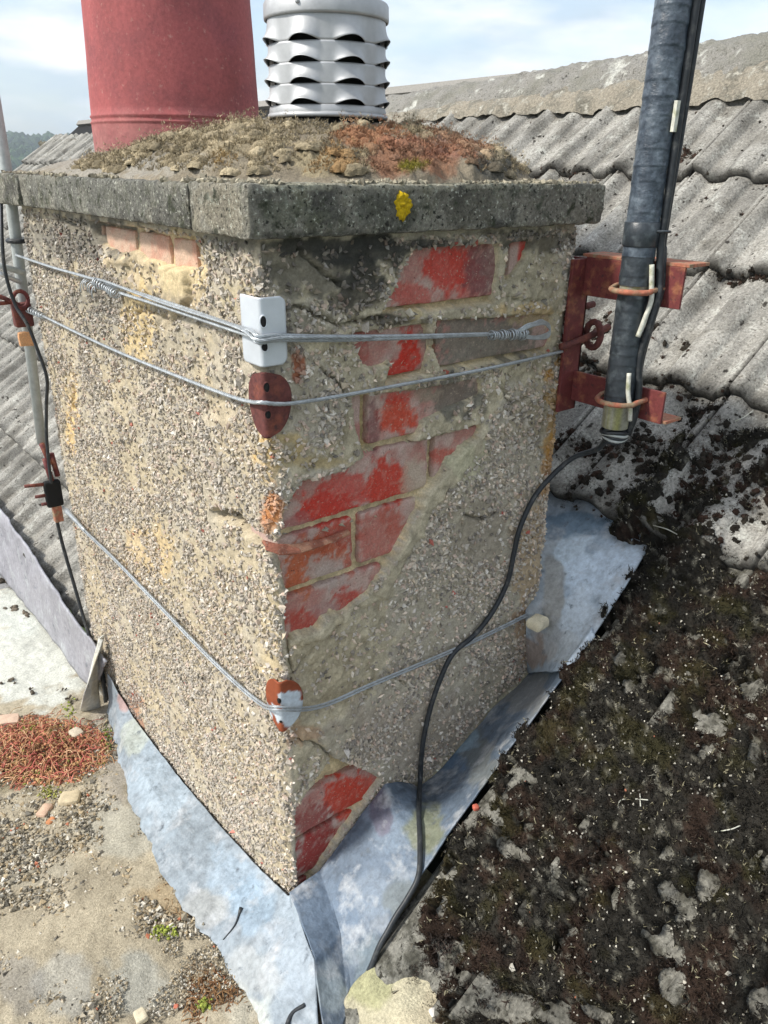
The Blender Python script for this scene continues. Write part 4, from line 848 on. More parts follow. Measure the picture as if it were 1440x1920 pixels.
# ================================================================== moss carpet on the lower right of the roof
def carpet():
    ss = np.arange(-.22, 1.0, .0042); yy = np.arange(-.74, -.04, .0042); Sg, Yg = np.meshgrid(ss, yy, indexing='ij')
    P = np.array([0, 0, ROOF_Z0])+Sg[..., None]*RSV+np.stack([0*Yg, Yg, 0*Yg], -1); x, y = proj(P)
    n1_ = fbm(P*np.array([.75, 1.2, .75]), 15, 4, 3); n2_ = fbm(P, 60, 4, 17); n3_ = fbm(P, 190, 2, 27)
    n4_ = fbm(P, 34, 3, 37)
    m = .34-(n1_-.5)*.8-(n4_-.5)*1.3-(n2_-.5)*2.8
    edge = sdpoly(x, y, [(700, 1990), (820, 1780), (850, 1690), (930, 1500), (1070, 1300), (1150, 1180), (1240, 1060), (1240, 1030), (1150, 980), (1060, 850), (1200, 790), (1300, 760), (1500, 800), (1560, 2400), (600, 2400)])
    m = m+np.clip(edge, -90, 20)*.014-.12-sst(-14, -30, edge)*0-np.where(edge < -26, 2., 0)
    # thinner moss up the slope (the row above the lead) and bare spots
    m = m-sst(.68, .76, Sg)*.30+.06*(1-sst(.5, .6, Sg))
    bare = [(1340, 1390, 60, 90, .9), (1410, 1300, 40, 60, .9), (1240, 1370, 26, 40, .6), (1330, 1660, 40, 60, .75), (1280, 1730, 22, 36, .7), (1165, 1690, 26, 40, .7), (1100, 1820, 34, 40, .8), (1265, 1850, 40, 40, .8), (1440, 1880, 60, 50, .9), (860, 1780, 50, 40, .8), (780, 1850, 90, 70, 1.2),
            (950, 1890, 100, 50, 1.0), (1100, 1910, 130, 36, 1.0), (720, 1830, 90, 60, 1.5), (760, 1900, 120, 60, 1.5), (700, 1750, 40, 60, 1.), (1150, 1850, 30, 30, .6), (1380, 1500, 30, 60, .6), (900, 1850, 50, 24, .7), (1330, 1570, 24, 24, .5), (1060, 1640, 16, 30, .5), (1260, 1610, 20, 20, .5), (1400, 1780, 24, 24, .5), (1000, 1560, 26, 18, .5), (950, 1620, 18, 18, .5), (1120, 1330, 26, 20, .5), (1020, 1440, 30, 30, .5), (1340, 840, 50, 90, .6), (1400, 1000, 60, 110, .7), (1250, 700, 90, 80, .6), (1160, 900, 22, 90, .5), (1100, 870, 30, 80, .4), (1440, 760, 60, 60, .5), (1400, 1060, 40, 60, .6), (1210, 1000, 20, 30, .4), (1150, 1560, 24, 24, .5), (1000, 1720, 24, 40, .6), (1210, 1440, 14, 40, .5), (1420, 1600, 40, 50, .5)]
    for (bx_, by_, rx, ry, st) in bare: m = m-(1-sst(.2, 1.15, np.hypot((x-bx_)/rx, (y-by_)/ry)+(n2_-.5)*2.2+(n4_-.5)*1.8))*st*.92
    # pebbly clumps at the butts of the courses
    for s in (.21, .47, .73): m = m+np.exp(-((Sg-s+.01)/.022)**2)*.25
    m = m-sst(.93, .99, Sg)*1.5-(1-sst(-.73, -.62, Yg))*1.2
    h = -.014+.019*sst(-.12, .10, m)+.011*sst(.05, .5, m)+(n2_-.5)*.014+(n3_-.5)*.008
    step = ((Sg-.21) % .26)/.26; tile_ = roll(Yg-Y0)+.015*(1-step)+.002
    h = h+tile_*(.55+.45*sst(.60, .74, Sg))+.012*(1-sst(.60, .74, Sg))*sst(-.1, .1, m)
    h = np.where(m < -.14, -.03, h)
    P = P+RN*h[..., None]
    q = fbm(P, 24, 4, 57)[..., None]; q2 = fbm(P, 90, 3, 67)[..., None]
    C = np.array((.026, .024, .020))*(.35+1.3*q2)
    C = C*(1-sst(.48, .62, q))+np.array((.036, .024, .018))*(.4+1.2*q2)*sst(.48, .62, q)
    g = sst(.55, .68, fbm(P, 30, 3, 83))[..., None]; C = C*(1-g*.6)+np.array((.050, .046, .018))*g*.5
    g = sst(.66, .74, fbm(P, 130, 3, 93))[..., None]; C = C*(1-g*.7)+np.array((.22, .21, .17))*g*.7
    F = grid_faces(len(ss), len(yy)); mm = m.ravel(); F = F[(mm[F].max(1) > -.13)]
    return P, C, m, x, y, F, 0
P, C, Mm, cx_, cy_, a_, b_ = carpet()
tag(mesh('moss_carpet', P, a_, M_moss, C=C), 'dark brown and black moss carpet covering the lower right roof tiles', 'moss', kind='stuff')
okm = (Mm > .02).ravel(); idx = np.where(okm)[0]; idx = RS.choice(idx, 26000); P2 = P.reshape(-1, 3)[idx]+RS.uniform(-.002, .002, (26000, 3)); Cb = C.reshape(-1, 3)[idx]*RS.uniform(.5, 1.9, (26000, 1))
lt = RS.uniform(0, 1, 26000) < .05; Cb[lt] = np.array((.33, .30, .20))*RS.uniform(.5, 1.3, (lt.sum(), 1))
V, F, Cc = scatter(BL, P2, RN, RS.uniform(.0035, .0075, 26000), Cb, 21, tilt=.4)
tag(mesh('moss_fronds', V, F, M_moss, C=Cc, smooth=False), 'short dark moss fronds bristling from the carpet on the lower right tiles', 'moss', kind='stuff')
idx = RS.choice(np.where(okm)[0], 1500); P2 = P.reshape(-1, 3)[idx]+RN*.002; Cb = np.array((.36, .34, .29))*RS.uniform(.3, 1.6, (1500, 1)); Cb[RS.uniform(0, 1, 1500) < .012] = (.38, .15, .09)
sz = RS.uniform(.0005, .0019, 1500); sz[:14] = RS.uniform(.003, .005, 14)
V, F, Cc = scatter(CH, P2, RN, sz, Cb, 22, tilt=1)
tag(mesh('pale_grit', V, F, M_chip, C=Cc, smooth=False), 'pale grit and mortar crumbs strewn over the dark moss', 'grit', kind='stuff')

# moss clumps on the tiles higher up: at the butts and scattered

def tile_h(s, Y):
    st = ((s-.21) % G); return roll(Y-Y0)+.018*(1-st/G)+.002
pos = []; 
for s in (.73, .99, 1.25, 1.51):
    for Y in np.arange(-.45, 1.6, .0024):
        v = vn(np.array([Y, s, 0.]), 12, 3)
        if RS.uniform() < (.85 if v > .5 else .35)*(1.0 if s < 1.4 else .6): pos.append((s+RS.normal(-.004, .006), Y, RS.uniform(.0022, .0065)*(1.25 if v > .55 else .8), -.006 if RS.uniform() < .5 else -.001))
for _ in range(420):
    s = RS.uniform(.73, 1.75); Y = RS.uniform(-.45, 2.2); pos.append((s, Y, RS.uniform(.001, .0045), 0))
for (x, y, rx, ry, k_) in [(1120, 640, 50, 50, 40), (1235, 640, 20, 30, 10), (1290, 660, 22, 10, 7), (1300, 300, 22, 10, 14), (1280, 310, 14, 10, 8), (1080, 850, 50, 30, 40), (1330, 870, 60, 60, 80), (1210, 850, 50, 40, 60), (1150, 860, 30, 30, 24), (1320, 780, 60, 20, 40), (1300, 960, 60, 60, 60), (1180, 940, 60, 50, 60), (1400, 930, 50, 60, 40), (1100, 920, 40, 20, 24), (1330, 1000, 50, 60, 40), (1090, 740, 30, 20, 14)]:
    for _ in range(k_):
        q_ = onroof(x+RS.normal(0, rx*.5), y+RS.normal(0, ry*.5)); pos.append((q_[0]/RSV[0], q_[1], RS.uniform(.003, .011), -.002))
pos = np.array(pos); n = len(pos)
P = np.array([0, 0, ROOF_Z0])+pos[:, 0:1]*RSV+np.stack([0*pos[:, 1], pos[:, 1], 0*pos[:, 1]], -1)+RN*(tile_h(pos[:, 0], pos[:, 1])+pos[:, 3])[:, None]
C = np.array((.034, .029, .023))*RS.uniform(.5, 1.5, (n, 1)); br = RS.uniform(0, 1, n) < .3; C[br] = np.array((.052, .032, .024))*RS.uniform(.6, 1.3, (br.sum(), 1))
ok_ = ~((P[:, 0] < W+.01) & (P[:, 1] > -.01) & (P[:, 1] < L))
P = P[ok_]; C = C[ok_]; pos = pos[ok_]; n = len(P)
V, F, Cc = scatter(BT, P, RN, np.stack([pos[:, 2]*RS.uniform(.7, 1.2, n), pos[:, 2]*RS.uniform(.7, 1.1, n), pos[:, 2]*.95], -1)*.72, C, 31, tilt=.1)
q = fbm(V, 260, 3, 6); V = V+RN*((q-.5)*.004)[:, None]; Cc = Cc*(.5+q[:, None])
bl = []
for j in range(16): bl.append(P+RS.normal(0, 1, (n, 3))*(pos[:, 2]*.55)[:, None]+RN*(pos[:, 2]*.25)[:, None])
Pb = np.concatenate(bl); Cb = np.tile(C, (16, 1))*RS.uniform(.5, 2.2, (16*n, 1)); sb_ = np.minimum(np.tile(pos[:, 2], 16)*.5, .0040)
V2, F2, C2 = scatter(BL, Pb, RN, sb_, Cb, 41, tilt=.6)
V, F, Cc = join([(V, F, Cc), (V2, F2, C2)])
tag(mesh('moss_clumps', V, F, M_moss, C=Cc), 'small black and brown moss clumps along the lower edges of the upper tile courses', 'moss', kind='stuff')

# dry stems lying in the moss
for lab_, pts in zip(['bent pale stem in the middle of the moss right of the small red crumb', 'short straight pale stem crossing the bent one on the moss', 'pale stem lying beside the turned lip of the lead', 'pale stem on the moss just under the tile course behind the stack', 'thin upright pale stem near the side flashing', 'short crooked stem near the bottom right corner', 'curved pale stem near the right edge on dark moss', 'straight stem on the moss under the upper tile butt'], [[(1158, 1528), (1162, 1502), (1185, 1498), (1215, 1500)], [(1200, 1488), (1201, 1512)], [(1110, 1198), (1130, 1200)], [(1225, 985), (1250, 992), (1270, 1002)], [(958, 1630), (955, 1650)], [(1370, 1830), (1380, 1842), (1376, 1852)], [(1340, 1560), (1370, 1555), (1388, 1548)], [(1378, 790), (1395, 782), (1412, 770)]]):
    p = spline([onroof(x, y, .030+.004*(i % 2)) for i, (x, y) in enumerate(pts)], 5); V, F, _ = tube(p, .0007, 5)
    tag(mesh('dry_stem', V, F, M_white), lab_, 'stem', 'dry stems lying on the roof moss')

# pale mortar bed at the roof foot, bottom of the picture
ss = np.arange(-.30, .16, .004); yy = np.arange(-.60, -.02, .004); Sg, Yg = np.meshgrid(ss, yy, indexing='ij')
P = np.array([0, 0, ROOF_Z0])+Sg[..., None]*RSV+np.stack([0*Yg, Yg, 0*Yg], -1); nn = fbm(P, 14, 4, 4)-.5; x, y = proj(P)
h = .030+nn*.055+(fbm(P, 120, 3, 5)-.5)*.004-sst(.03, .13, Sg)*.055-.06*sst(-.16, -.12, Yg)*sst(-.05, .0, Sg)-sst(-.05, -.30, Sg)*.0
P = P+RN*h[..., None]; q = fbm(P, 25, 3, 14)[..., None]
C = np.array((.50, .46, .33))*(.75+.5*q); C = blobs(x, y, C, [(720, 1830, 60, 90, (.36, .36, .19), .7), (850, 1900, 80, 50, (.55, .48, .34), .6)], P, 40)
mesh('mortar_bed', P, grid_faces(len(ss), len(yy)), M_soil, roof, C=C)
# individual clumps and pebbles near the bottom edge
for (x, y, r_, nm, c_, lab, cat) in [(738, 1862, .009, 'moss', None, 'spiky dark moss tuft left of the others at the foot of the tiles', 'moss')]: pass
pos = [(738, 1870, .011), (775, 1835, .004), (773, 1862, .003), (783, 1820, .005), (845, 1842, .006), (860, 1860, .008), (830, 1830, .005), (810, 1800, .01), (880, 1850, .009), (840, 1780, .012), (800, 1895, .007), (900, 1870, .010), (860, 1810, .009), (1010, 1870, .010), (960, 1850, .012), (930, 1840, .01), (880, 1905, .008), (820, 1760, .012)]
P = np.array([onroof(x+RS.normal(0, 5), y+RS.normal(0, 5), .014) for x, y, r_ in pos for _ in range(26)]); S = np.array([r_*RS.uniform(.4, .9) for _, _, r_ in pos for _ in range(26)])
P = P+RS.normal(0, 1, P.shape)*(S*.6)[:, None]
V, F, Cc = scatter(BL, P, RN, S, np.array((.045, .035, .03))*RS.uniform(.5, 1.8, (len(P), 1)), 77, tilt=.7)
tag(mesh('moss_tufts', V, F, M_moss, C=Cc, smooth=False), 'separate spiky dark moss tufts on the cream mortar at the roof foot', 'moss', kind='stuff')
def stone(name, label, p, s, c, seed, cat='stone', grp=None, mat=None):
    V, F = rough_box((-s[0]/2, -s[1]/2, -s[2]/2), (s[0]/2, s[1]/2, s[2]/2), max(s)/7, max(s)*(.17 if cat == 'mortar lump' else .11), seed, min(s)*.35, 1.3/max(s))
    a = seed*1.3; R_ = np.array([[math.cos(a), -math.sin(a), 0], [math.sin(a), math.cos(a), 0], [0, 0, 1]]); V = V@R_.T
    q = fbm(V, 200, 3, seed)[:, None]; o = mesh(name, V, F, mat or M_chip, C=np.array(c)*(.7+.6*q)); o.location = p; return tag(o, label, cat, grp)
stone('pebble', 'longer upright grey white pebble at the foot of the roof beside a dark tuft', onroof(742, 1895, .018), (.012, .022, .012), (.50, .52, .52), 3, 'pebble')
stone('pebble', 'left one of the two round white pebbles near the bottom edge', onroof(787, 1898, .018), (.010, .010, .008), (.66, .63, .57), 5, 'pebble')
stone('pebble', 'right one of the two round white pebbles near the bottom edge', onroof(813, 1900, .018), (.010, .011, .008), (.66, .64, .60), 7, 'pebble')
stone('mortar_lump', 'cream mortar lump perched on the lead where the lowest wire ends', onroof(1008, 1168, .024), (.024, .030, .016), (.56, .50, .36), 11, 'mortar lump')
stone('mortar_lump', 'small cream crumb between lead corner and roof foot', onroof(700, 1835, .02), (.010, .012, .01), (.50, .42, .30), 12, 'mortar lump')
stone('brick_crumb', 'small red brick crumb at the edge of the side flashing', onroof(892, 1514, .026), (.008, .008, .007), (.45, .12, .08), 13, 'brick crumb')

# ================================================================== flat roof on the left
def fc(P, x, y):
    q = fbm(P, 12, 4, 3)[..., None]; q2 = fbm(P, 70, 3, 9)[..., None]
    C = np.array((.41, .36, .265))*(.6+.8*q); C = C*(1-.3*sst(.5, .65, q2))+np.array((.20, .17, .12))*.3*sst(.5, .65, q2)
    return blobs(x, y, C, [(70, 1230, 160, 110, (.60, .61, .55), .95), (10, 1150, 80, 60, (.58, .60, .55), .9), (20, 1060, 60, 50, (.10, .09, .08), .9), (210, 1420, 60, 120, (.36, .33, .29), .6), (230, 1560, 80, 60, (.40, .39, .33), .7), (60, 1620, 90, 50, (.42, .39, .31), .5), (260, 1850, 80, 60, (.34, .34, .30), .8), (130, 1860, 60, 60, (.36, .36, .33), .6),
                        (320, 1700, 70, 60, (.34, .25, .14), .6), (60, 1440, 140, 60, (.16, .14, .08), .6), (380, 1850, 50, 60, (.30, .19, .10), .6), (30, 1850, 50, 60, (.25, .24, .22), .6), (330, 1560, 40, 60, (.42, .36, .24), .6), (450, 1890, 40, 50, (.50, .47, .38), .8)], P, 26)
gx = np.arange(-.85, .02, .0045); gy = np.arange(-.5, 1.5, .0055); GX, GY = np.meshgrid(gx, gy, indexing='ij')
P = np.stack([GX, GY, flatz(GY)], -1); n_ = fbm(P, 10, 4, 1)-.5; n2_ = fbm(P, 90, 3, 2)-.5; x, y = proj(P)
P[..., 2] += n_*.014+n2_*.006+.006*sst(-.5, .5, n_)
mesh_f = mesh('flat_roof', P, grid_faces(len(gx), len(gy)), M_soil, C=fc(P, x, y)); tag(mesh_f, kind='structure')
outer = [(-3.5, -1.6), (.0, -1.6), (.0, 5.2), (-3.5, 5.2)]
xs_ = [-3.5, -.845, .0]; ys_ = [-1.6, -.495, 1.49, 5.2]; VV = [(a, b, float(flatz(b))-.004) for a in xs_ for b in ys_]
mesh_o = mesh('flat_roof_surround', np.array(VV), grid_faces(3, 4), M_soil, C=np.full((12, 3), .3)); tag(mesh_o, kind='structure')
def flat_scatter(n, xr, yr_, fn=None, seed=0):
    r = np.random.RandomState(seed); x = r.uniform(*xr, n); y = r.uniform(*yr_, n); P = np.array([onflat(a, b, .003) for a, b in zip(x, y)]); return P, x, y
inside = lambda P: (P[:, 0] < -.012)
P, x, y = flat_scatter(27000, (-60, 520), (1330, 1990), seed=5)
d = sdpoly(x, y, [(0, 1340), (205, 1340), (252, 1520), (310, 1650), (435, 1800), (486, 1930), (490, 1990), (-60, 1990), (-60, 1340)])
cl = fbm(P, 16, 3, 44); heavy = ((x < 190) & (y > 1480)) | ((x < 220) & (y > 1340) & (y < 1520)) | ((x > 180) & (x < 400) & (y > 1620) & (y < 1760))
k_ = (d > 0) & inside(P) & (cl > np.where(heavy, .38, .50)); P = P[k_]; x = x[k_]; hv_ = heavy[k_]; n = len(P)
pal2 = np.array([(.30, .26, .19), (.42, .37, .28), (.20, .18, .14), (.52, .49, .42), (.34, .27, .17), (.12, .11, .09)]); C = pal2[RS.randint(0, 6, n)]*RS.uniform(.8, 1.2, (n, 1)); C[RS.uniform(0, 1, n) < .008] = (.45, .16, .09)
sz = RS.uniform(.0008, .0022, n)+np.where(hv_, RS.exponential(.0009, n), 0)
V, F, C = scatter(CH, P+np.array([0, 0, .001]), np.array([0, 0, 1.]), np.minimum(sz, .006), C, 51, tilt=1)
tag(mesh('gravel', V, F, M_chip, C=C, smooth=False), 'tan and grey grit and gravel strewn over the flat roof at lower left', 'gravel', kind='stuff')
# dark lumps on the pale cement
pos = [(20, 1140, .020), (45, 1150, .014), (90, 1152, .017), (118, 1168, .020), (98, 1165, .018), (18, 1278, .014), (60, 1292, .010), (110, 1290, .006), (130, 1312, .010), (0, 1050, .03), (30, 1075, .03), (10, 1090, .025), (50, 1060, .012), (135, 1320, .006)]
P = np.array([onflat(x+RS.normal(0, 6), y+RS.normal(0, 4), .004) for x, y, r_ in pos for _ in range(5)]); S = np.array([r_*RS.uniform(.2, .5) for _, _, r_ in pos for _ in range(5)])
V, F, Cc = scatter(BT, P, np.array([0, 0, 1.]), S, np.array((.13, .11, .085))*RS.uniform(.5, 1.6, (len(P), 1)), 78, tilt=.6)
q = fbm(V, 250, 3, 3); V = V+np.array([0, 0, 1.])*((q-.5)*.008)[:, None]
tag(mesh('moss_lumps', V, F, M_moss, C=Cc*(.5+q[:, None])), 'dark dried moss lumps scattered on the pale cement of the flat roof', 'moss', kind='stuff')
# red stemmed stonecrop cushion
def stems(n, cx, cy, rx, ry, cols, rr_, seed, ln=(.012, .035), h=.012):
    r = np.random.RandomState(seed); out = []
    for i in range(n):
        a = r.uniform(0, 6.28); d = math.sqrt(r.uniform(0, 1)); p0 = onflat(cx+rx*d*math.cos(a), cy+ry*d*math.sin(a), 0); b = r.uniform(0, 6.28); l = r.uniform(*ln)
        dr = np.array([math.cos(b), math.sin(b), 0]); hh = r.uniform(.2, 1)*h*(1.2-d)
        p0[2] += hh*.6; p1 = p0+dr*l*.5+[0, 0, hh*.6+r.uniform(0, .004)]; p2 = p0+dr*l+np.array([-dr[1], dr[0], 0])*r.uniform(-.4, .4)*l+[0, 0, -hh*.2]
        V, F, _ = tube(spline([p0, p1, p2], 3), rr_*r.uniform(.6, 1.2), 4, False); out.append((V, F, np.array(cols[r.randint(len(cols))])*r.uniform(.7, 1.2)))
    return out
cols = [(.62, .24, .17), (.62, .32, .18), (.56, .17, .14), (.66, .42, .26), (.50, .30, .16)]
prt = stems(1100, 85, 1410, 125, 62, cols, .0010, 3, (.014, .040), .026)+stems(120, 20, 1370, 60, 30, [(.6, .42, .25), (.5, .3, .2)], .0009, 4)
V, F, Cc = join(prt); n = 2600
r = np.random.RandomState(6); a = r.uniform(0, 6.28, n); d = np.sqrt(r.uniform(0, 1, n)); P = np.array([onflat(85+118*q_*math.cos(b), 1412+64*q_*math.sin(b), .002) for q_, b in zip(d, a)]); P[:, 2] += r.uniform(0, .024, n)*(1.1-d)
cc_ = np.array([(.56, .26, .15), (.60, .36, .18), (.36, .20, .11), (.46, .17, .12), (.30, .32, .09), (.52, .40, .18)])[r.choice(6, n, p=[.27, .22, .18, .15, .08, .10])]
V2, F2, C2 = scatter(BT[:2], P, np.array([0, 0, 1.]), r.uniform(.0012, .0032, n), cc_*r.uniform(.6, 1.2, (n, 1)), 5, tilt=1); V, F, Cc = join([(V, F, Cc), (V2, F2, C2)])
tag(mesh('stonecrop', V, F, M_moss, C=Cc), 'cushion of red and orange stemmed stonecrop on the flat roof', 'stonecrop', kind='stuff')
def sprig(cx, cy, rx, ry, n, c, label, seed):
    r = np.random.RandomState(seed); P = np.array([onflat(cx+r.normal(0, rx*.5), cy+r.normal(0, ry*.5), .003) for _ in range(n)]); P[:, 2] += r.uniform(0, .008, n)
    V, F, C = scatter(BT[:2], P, np.array([0, 0, 1.]), r.uniform(.0010, .0026, n), np.array(c)*r.uniform(.6, 1.3, (n, 1)), seed, tilt=1); tag(mesh('green_sprig', V, F, M_moss, C=C), label, 'plant')
GR = (.33, .38, .08)
sprig(132, 1335, 12, 18, 60, GR, 'yellow green sprig beside the lead flap', 61); sprig(60, 1372, 24, 10, 60, GR, 'green sprig at the top of the red stonecrop cushion', 62); sprig(92, 1490, 18, 12, 60, (.36, .36, .10), 'green sprig under the stonecrop beside the pale block', 63)
sprig(312, 1750, 24, 12, 70, GR, 'lone bright green sprig in the middle of the grit', 64); sprig(385, 1888, 16, 12, 60, GR, 'green sprig in the dry brown moss near the lead tip', 65); sprig(200, 1385, 12, 22, 60, (.20, .24, .06), 'dull green sprig at the right edge of the stonecrop', 66)
V, F, Cc = join(stems(420, 400, 1880, 52, 55, [(.30, .16, .08), (.36, .22, .11), (.20, .11, .06)], .0007, 8, (.008, .02), .006)+stems(160, 335, 1690, 60, 70, [(.33, .22, .12)], .0006, 9, (.006, .014), .003))
tag(mesh('dry_moss', V, F, M_moss, C=Cc), 'dry brown moss strands on the grit beside the apron lead', 'moss', kind='stuff')
stone('mortar_block', 'square beige mortar block below the stonecrop cushion', onflat(131, 1497, .006), (.034, .030, .016), (.50, .42, .28), 31, 'mortar block')
stone('pink_stone', 'rounded pinkish stone left of the square beige block', onflat(84, 1521, .005), (.028, .018, .012), (.52, .36, .26), 32, 'stone')
stone('brick_crumb', 'orange brick crumb under the rounded pinkish stone', onflat(95, 1540, .004), (.010, .016, .008), (.50, .22, .10), 33, 'brick crumb')
stone('pale_stone', 'pale stone among the stonecrop stems near the flap', onflat(142, 1375, .012), (.022, .024, .012), (.50, .44, .34), 34, 'stone')
stone('pale_stone', 'pale stone at the bottom edge of the flat roof', onflat(263, 1905, .006), (.018, .014, .010), (.58, .52, .38), 35, 'stone')
stone('pink_stone', 'flat pinkish slab at the left edge above the stonecrop', onflat(10, 1352, .008), (.050, .032, .012), (.55, .40, .30), 36, 'stone')
stone('brick_crumb', 'tiny red brick crumb on the grit near the bottom edge', onflat(330, 1888, .004), (.006, .006, .005), (.5, .16, .10), 37, 'brick crumb')
V, F, _ = tube(spline([onflat(418, 1762, .012), onflat(440, 1735, .022), onflat(452, 1702, .030)], 5), [.0006, .0008, .001, .001, .0012, .0012, .0012, .0016, .0016, .0025, .003], 6); tag(mesh('twig', V, F, M_cable), 'short dark twig lying across the pale apron lead', 'twig')
V, F, _ = tube(spline([onflat(528, 1960, .012), onflat(545, 1905, .020), onflat(572, 1884, .026)], 6), .0028, 8); tag(mesh('cable_end', V, F, M_cable), 'short grey cable end on the lead at the bottom edge', 'cable')

# lead and cement strip where the tiles meet the flat roof
e1 = [onroof(x, y, .060) for x, y in [(-80, 850), (0, 952), (58, 1034), (114, 1122), (165, 1192), (200, 1240)]]
e2 = [onflat(x, y, .022) for x, y in [(-90, 920), (0, 1032), (45, 1085), (85, 1150), (120, 1225), (176, 1300)]]
for a, b in zip(e1, e2): b[0] = min(b[0], -.012)
Gd = loft([e1, [(a+b)/2+np.array([0, 0, .005]) for a, b in zip(e1, e2)], e2], 90, 20, .006, 22, 8); q = fbm(Gd, 20, 3, 4)[..., None]
strip = mesh('eaves_strip', Gd, grid_faces(90, 20), M_lead, C=np.array((.29, .29, .32))*(.7+.6*q)); solid(strip, .004, 0); tag(strip, 'pale purple grey lead strip between the tiles and the flat roof at left', 'flashing')

# ================================================================== right bracket, mast and cables
br = thing('mast_bracket', 'red painted angle iron bracket bolted to the right edge of the stack', 'bracket')
XB = .468
def slab(name, lo, hi, mat, parent, bv=.0008):
    lo = np.array(lo, float); hi = np.array(hi, float); V, F, _ = box((lo+hi)/2, hi-lo); return bevel(mesh(name, V, F, mat, parent, smooth=False), bv)
slab('upright', (.442, -.0100, -.236), (XB+.010, -.0050, -.038), M_redox, br)
slab('upright_flange', (XB+.006, -.0100, -.236), (XB+.010, .030, -.038), M_redox, br)
slab('upper_arm', (XB-.002, -.150, -.083), (XB+.002, -.0102, -.036), M_redox, br)
slab('upper_arm_flange', (XB-.002, -.155, -.036), (XB+.040, -.004, -.032), M_redtop, br)
slab('lower_arm', (XB-.002, -.150, -.222), (XB+.002, -.0102, -.182), M_redox, br)
slab('lower_arm_flange', (XB+.002, -.155, -.222), (XB+.036, -.0102, -.218), M_redtop, br)
PX = XB-.002-.0195
pm = on(1186, 560, 0, PX); PY = pm[1]
def ubolt(z):
    pts = [(XB+.012, PY+.026, z+.002), (XB-.004, PY+.026, z+.001), (PX, PY+.026, z)]+[(PX-.026*math.sin(t), PY+.026*math.cos(t), z-.002) for t in np.linspace(.3, np.pi-.3, 9)]+[(PX, PY-.026, z), (XB-.004, PY-.026, z+.001), (XB+.012, PY-.026, z+.002)]
    V, F, _ = tube(pts, .0034, 8); mesh('u_bolt', V, F, M_redtop, br)
    for sg in (1, -1): V, F, _ = tube([(XB+.002, PY+sg*.026, z+.001), (XB+.007, PY+sg*.026, z+.001)], .0068, 6); mesh('nut', V, F, M_redox, br)
    V, F, _ = tube([(XB-.0025, PY+.026, z+.001), (XB-.0035, PY+.026, z+.001)], .0075, 12); mesh('washer', V, F, M_white, br)
zu = on(1185, 545, 0, PX-.02)[2]; zl = on(1160, 757, 0, PX-.02)[2]
ubolt(zu); ubolt(zl)
def bolt(name, pts, r_, mat, parent, n=8): V, F, _ = tube(pts, r_, n); return mesh(name, V, F, mat, parent)
zb_ = wr(1090, 635, -.012)[2]
bolt('eye_bolt_shank', [(.452-.02, -.012, zb_-.006), (.47, -.016, zb_), (XB+.05, -.020, zb_+.012)], .0048, M_rust, br)
cx0 = np.array([XB+.022, -.017, zb_+.004]); ring = [cx0+np.array([0, .012*math.cos(t), .017*math.sin(t)]) for t in np.linspace(0, 2*np.pi, 17)]; bolt('eye', ring, .0045, M_rust, br)
bolt('stud', [(XB+.0, -.002, wr(1090, 580, -.01)[2]), (XB+.032, -.004, wr(1090, 580, -.01)[2]+.003)], .0045, M_rust, br)
mast = thing('mast_pole', 'aerial mast pole wrapped in black tape with cables strapped along it', 'pole')
PR = .0168
z_end = on(1156, 800, 0, PX)[2]
V, F = lathe([(PR-.003, z_end+.06), (PR-.003, z_end+.0), (PR-.002, z_end-.0015), (PR, z_end), (PR, z_end+.4), (PR, .9)], PX, PY, 40)
q = fbm(V, 60, 3, 3); C = np.array((.36, .36, .30))*(.6+.8*q[..., None]); g = sst(.46, .62, fbm(V, 110, 3, 8))[..., None]; C = C*(1-g*.7)+np.array((.34, .34, .05))*g*.7
M_polev = material('lichened_steel', vcol=True, rough=.6, metal=.2, nscale=200, namt=.3, bscale=300, bstr=.4)
mesh('pole_tube', V, F, M_polev, mast, C=C)
# spiral tape with overlapping turns
def tape(z0_, z1_, r_, turn=.016, mat=M_tape):
    n_ = int((z1_-z0_)/.0012); zz_ = np.linspace(z0_, z1_, n_); a = np.linspace(0, 2*np.pi, 49)[:-1]; A_, Z_ = np.meshgrid(a, zz_, indexing='ij')
    ph = ((Z_+.004*np.sin(A_+1))/turn + A_/(2*np.pi)*0.0+.25*np.sin(Z_*90)) % 1; rad = r_+.0006*(1-ph)**2+.0006*(fbm(np.stack([np.cos(A_)*.02, np.sin(A_)*.02, Z_], -1), 160, 3, 7)-.5)*2
    return mesh('tape_wrap', np.stack([PX+rad*np.cos(A_), PY+rad*np.sin(A_), Z_], -1), grid_faces(48, n_, True), mat, mast)
zt1 = on(1165, 752, 0, PX)[2]; zt2 = on(1187, 585, 0, PX)[2]; zt3 = on(1200, 480, 0, PX)[2]
tape(zt1, zu-.006, PR+.0012); tape(zu+.004, zt3+.0, PR+.0014)
M_tape2 = material('faded_tape', (.045, .06, .08), rough=.33, nscale=90, namt=.3, bscale=130, bstr=.5, bdist=.003, second=[((.13, .16, .19), 45, .45, .75)], spec=.5)
tape(zt3, .9, PR+.0018, .022, M_tape2)
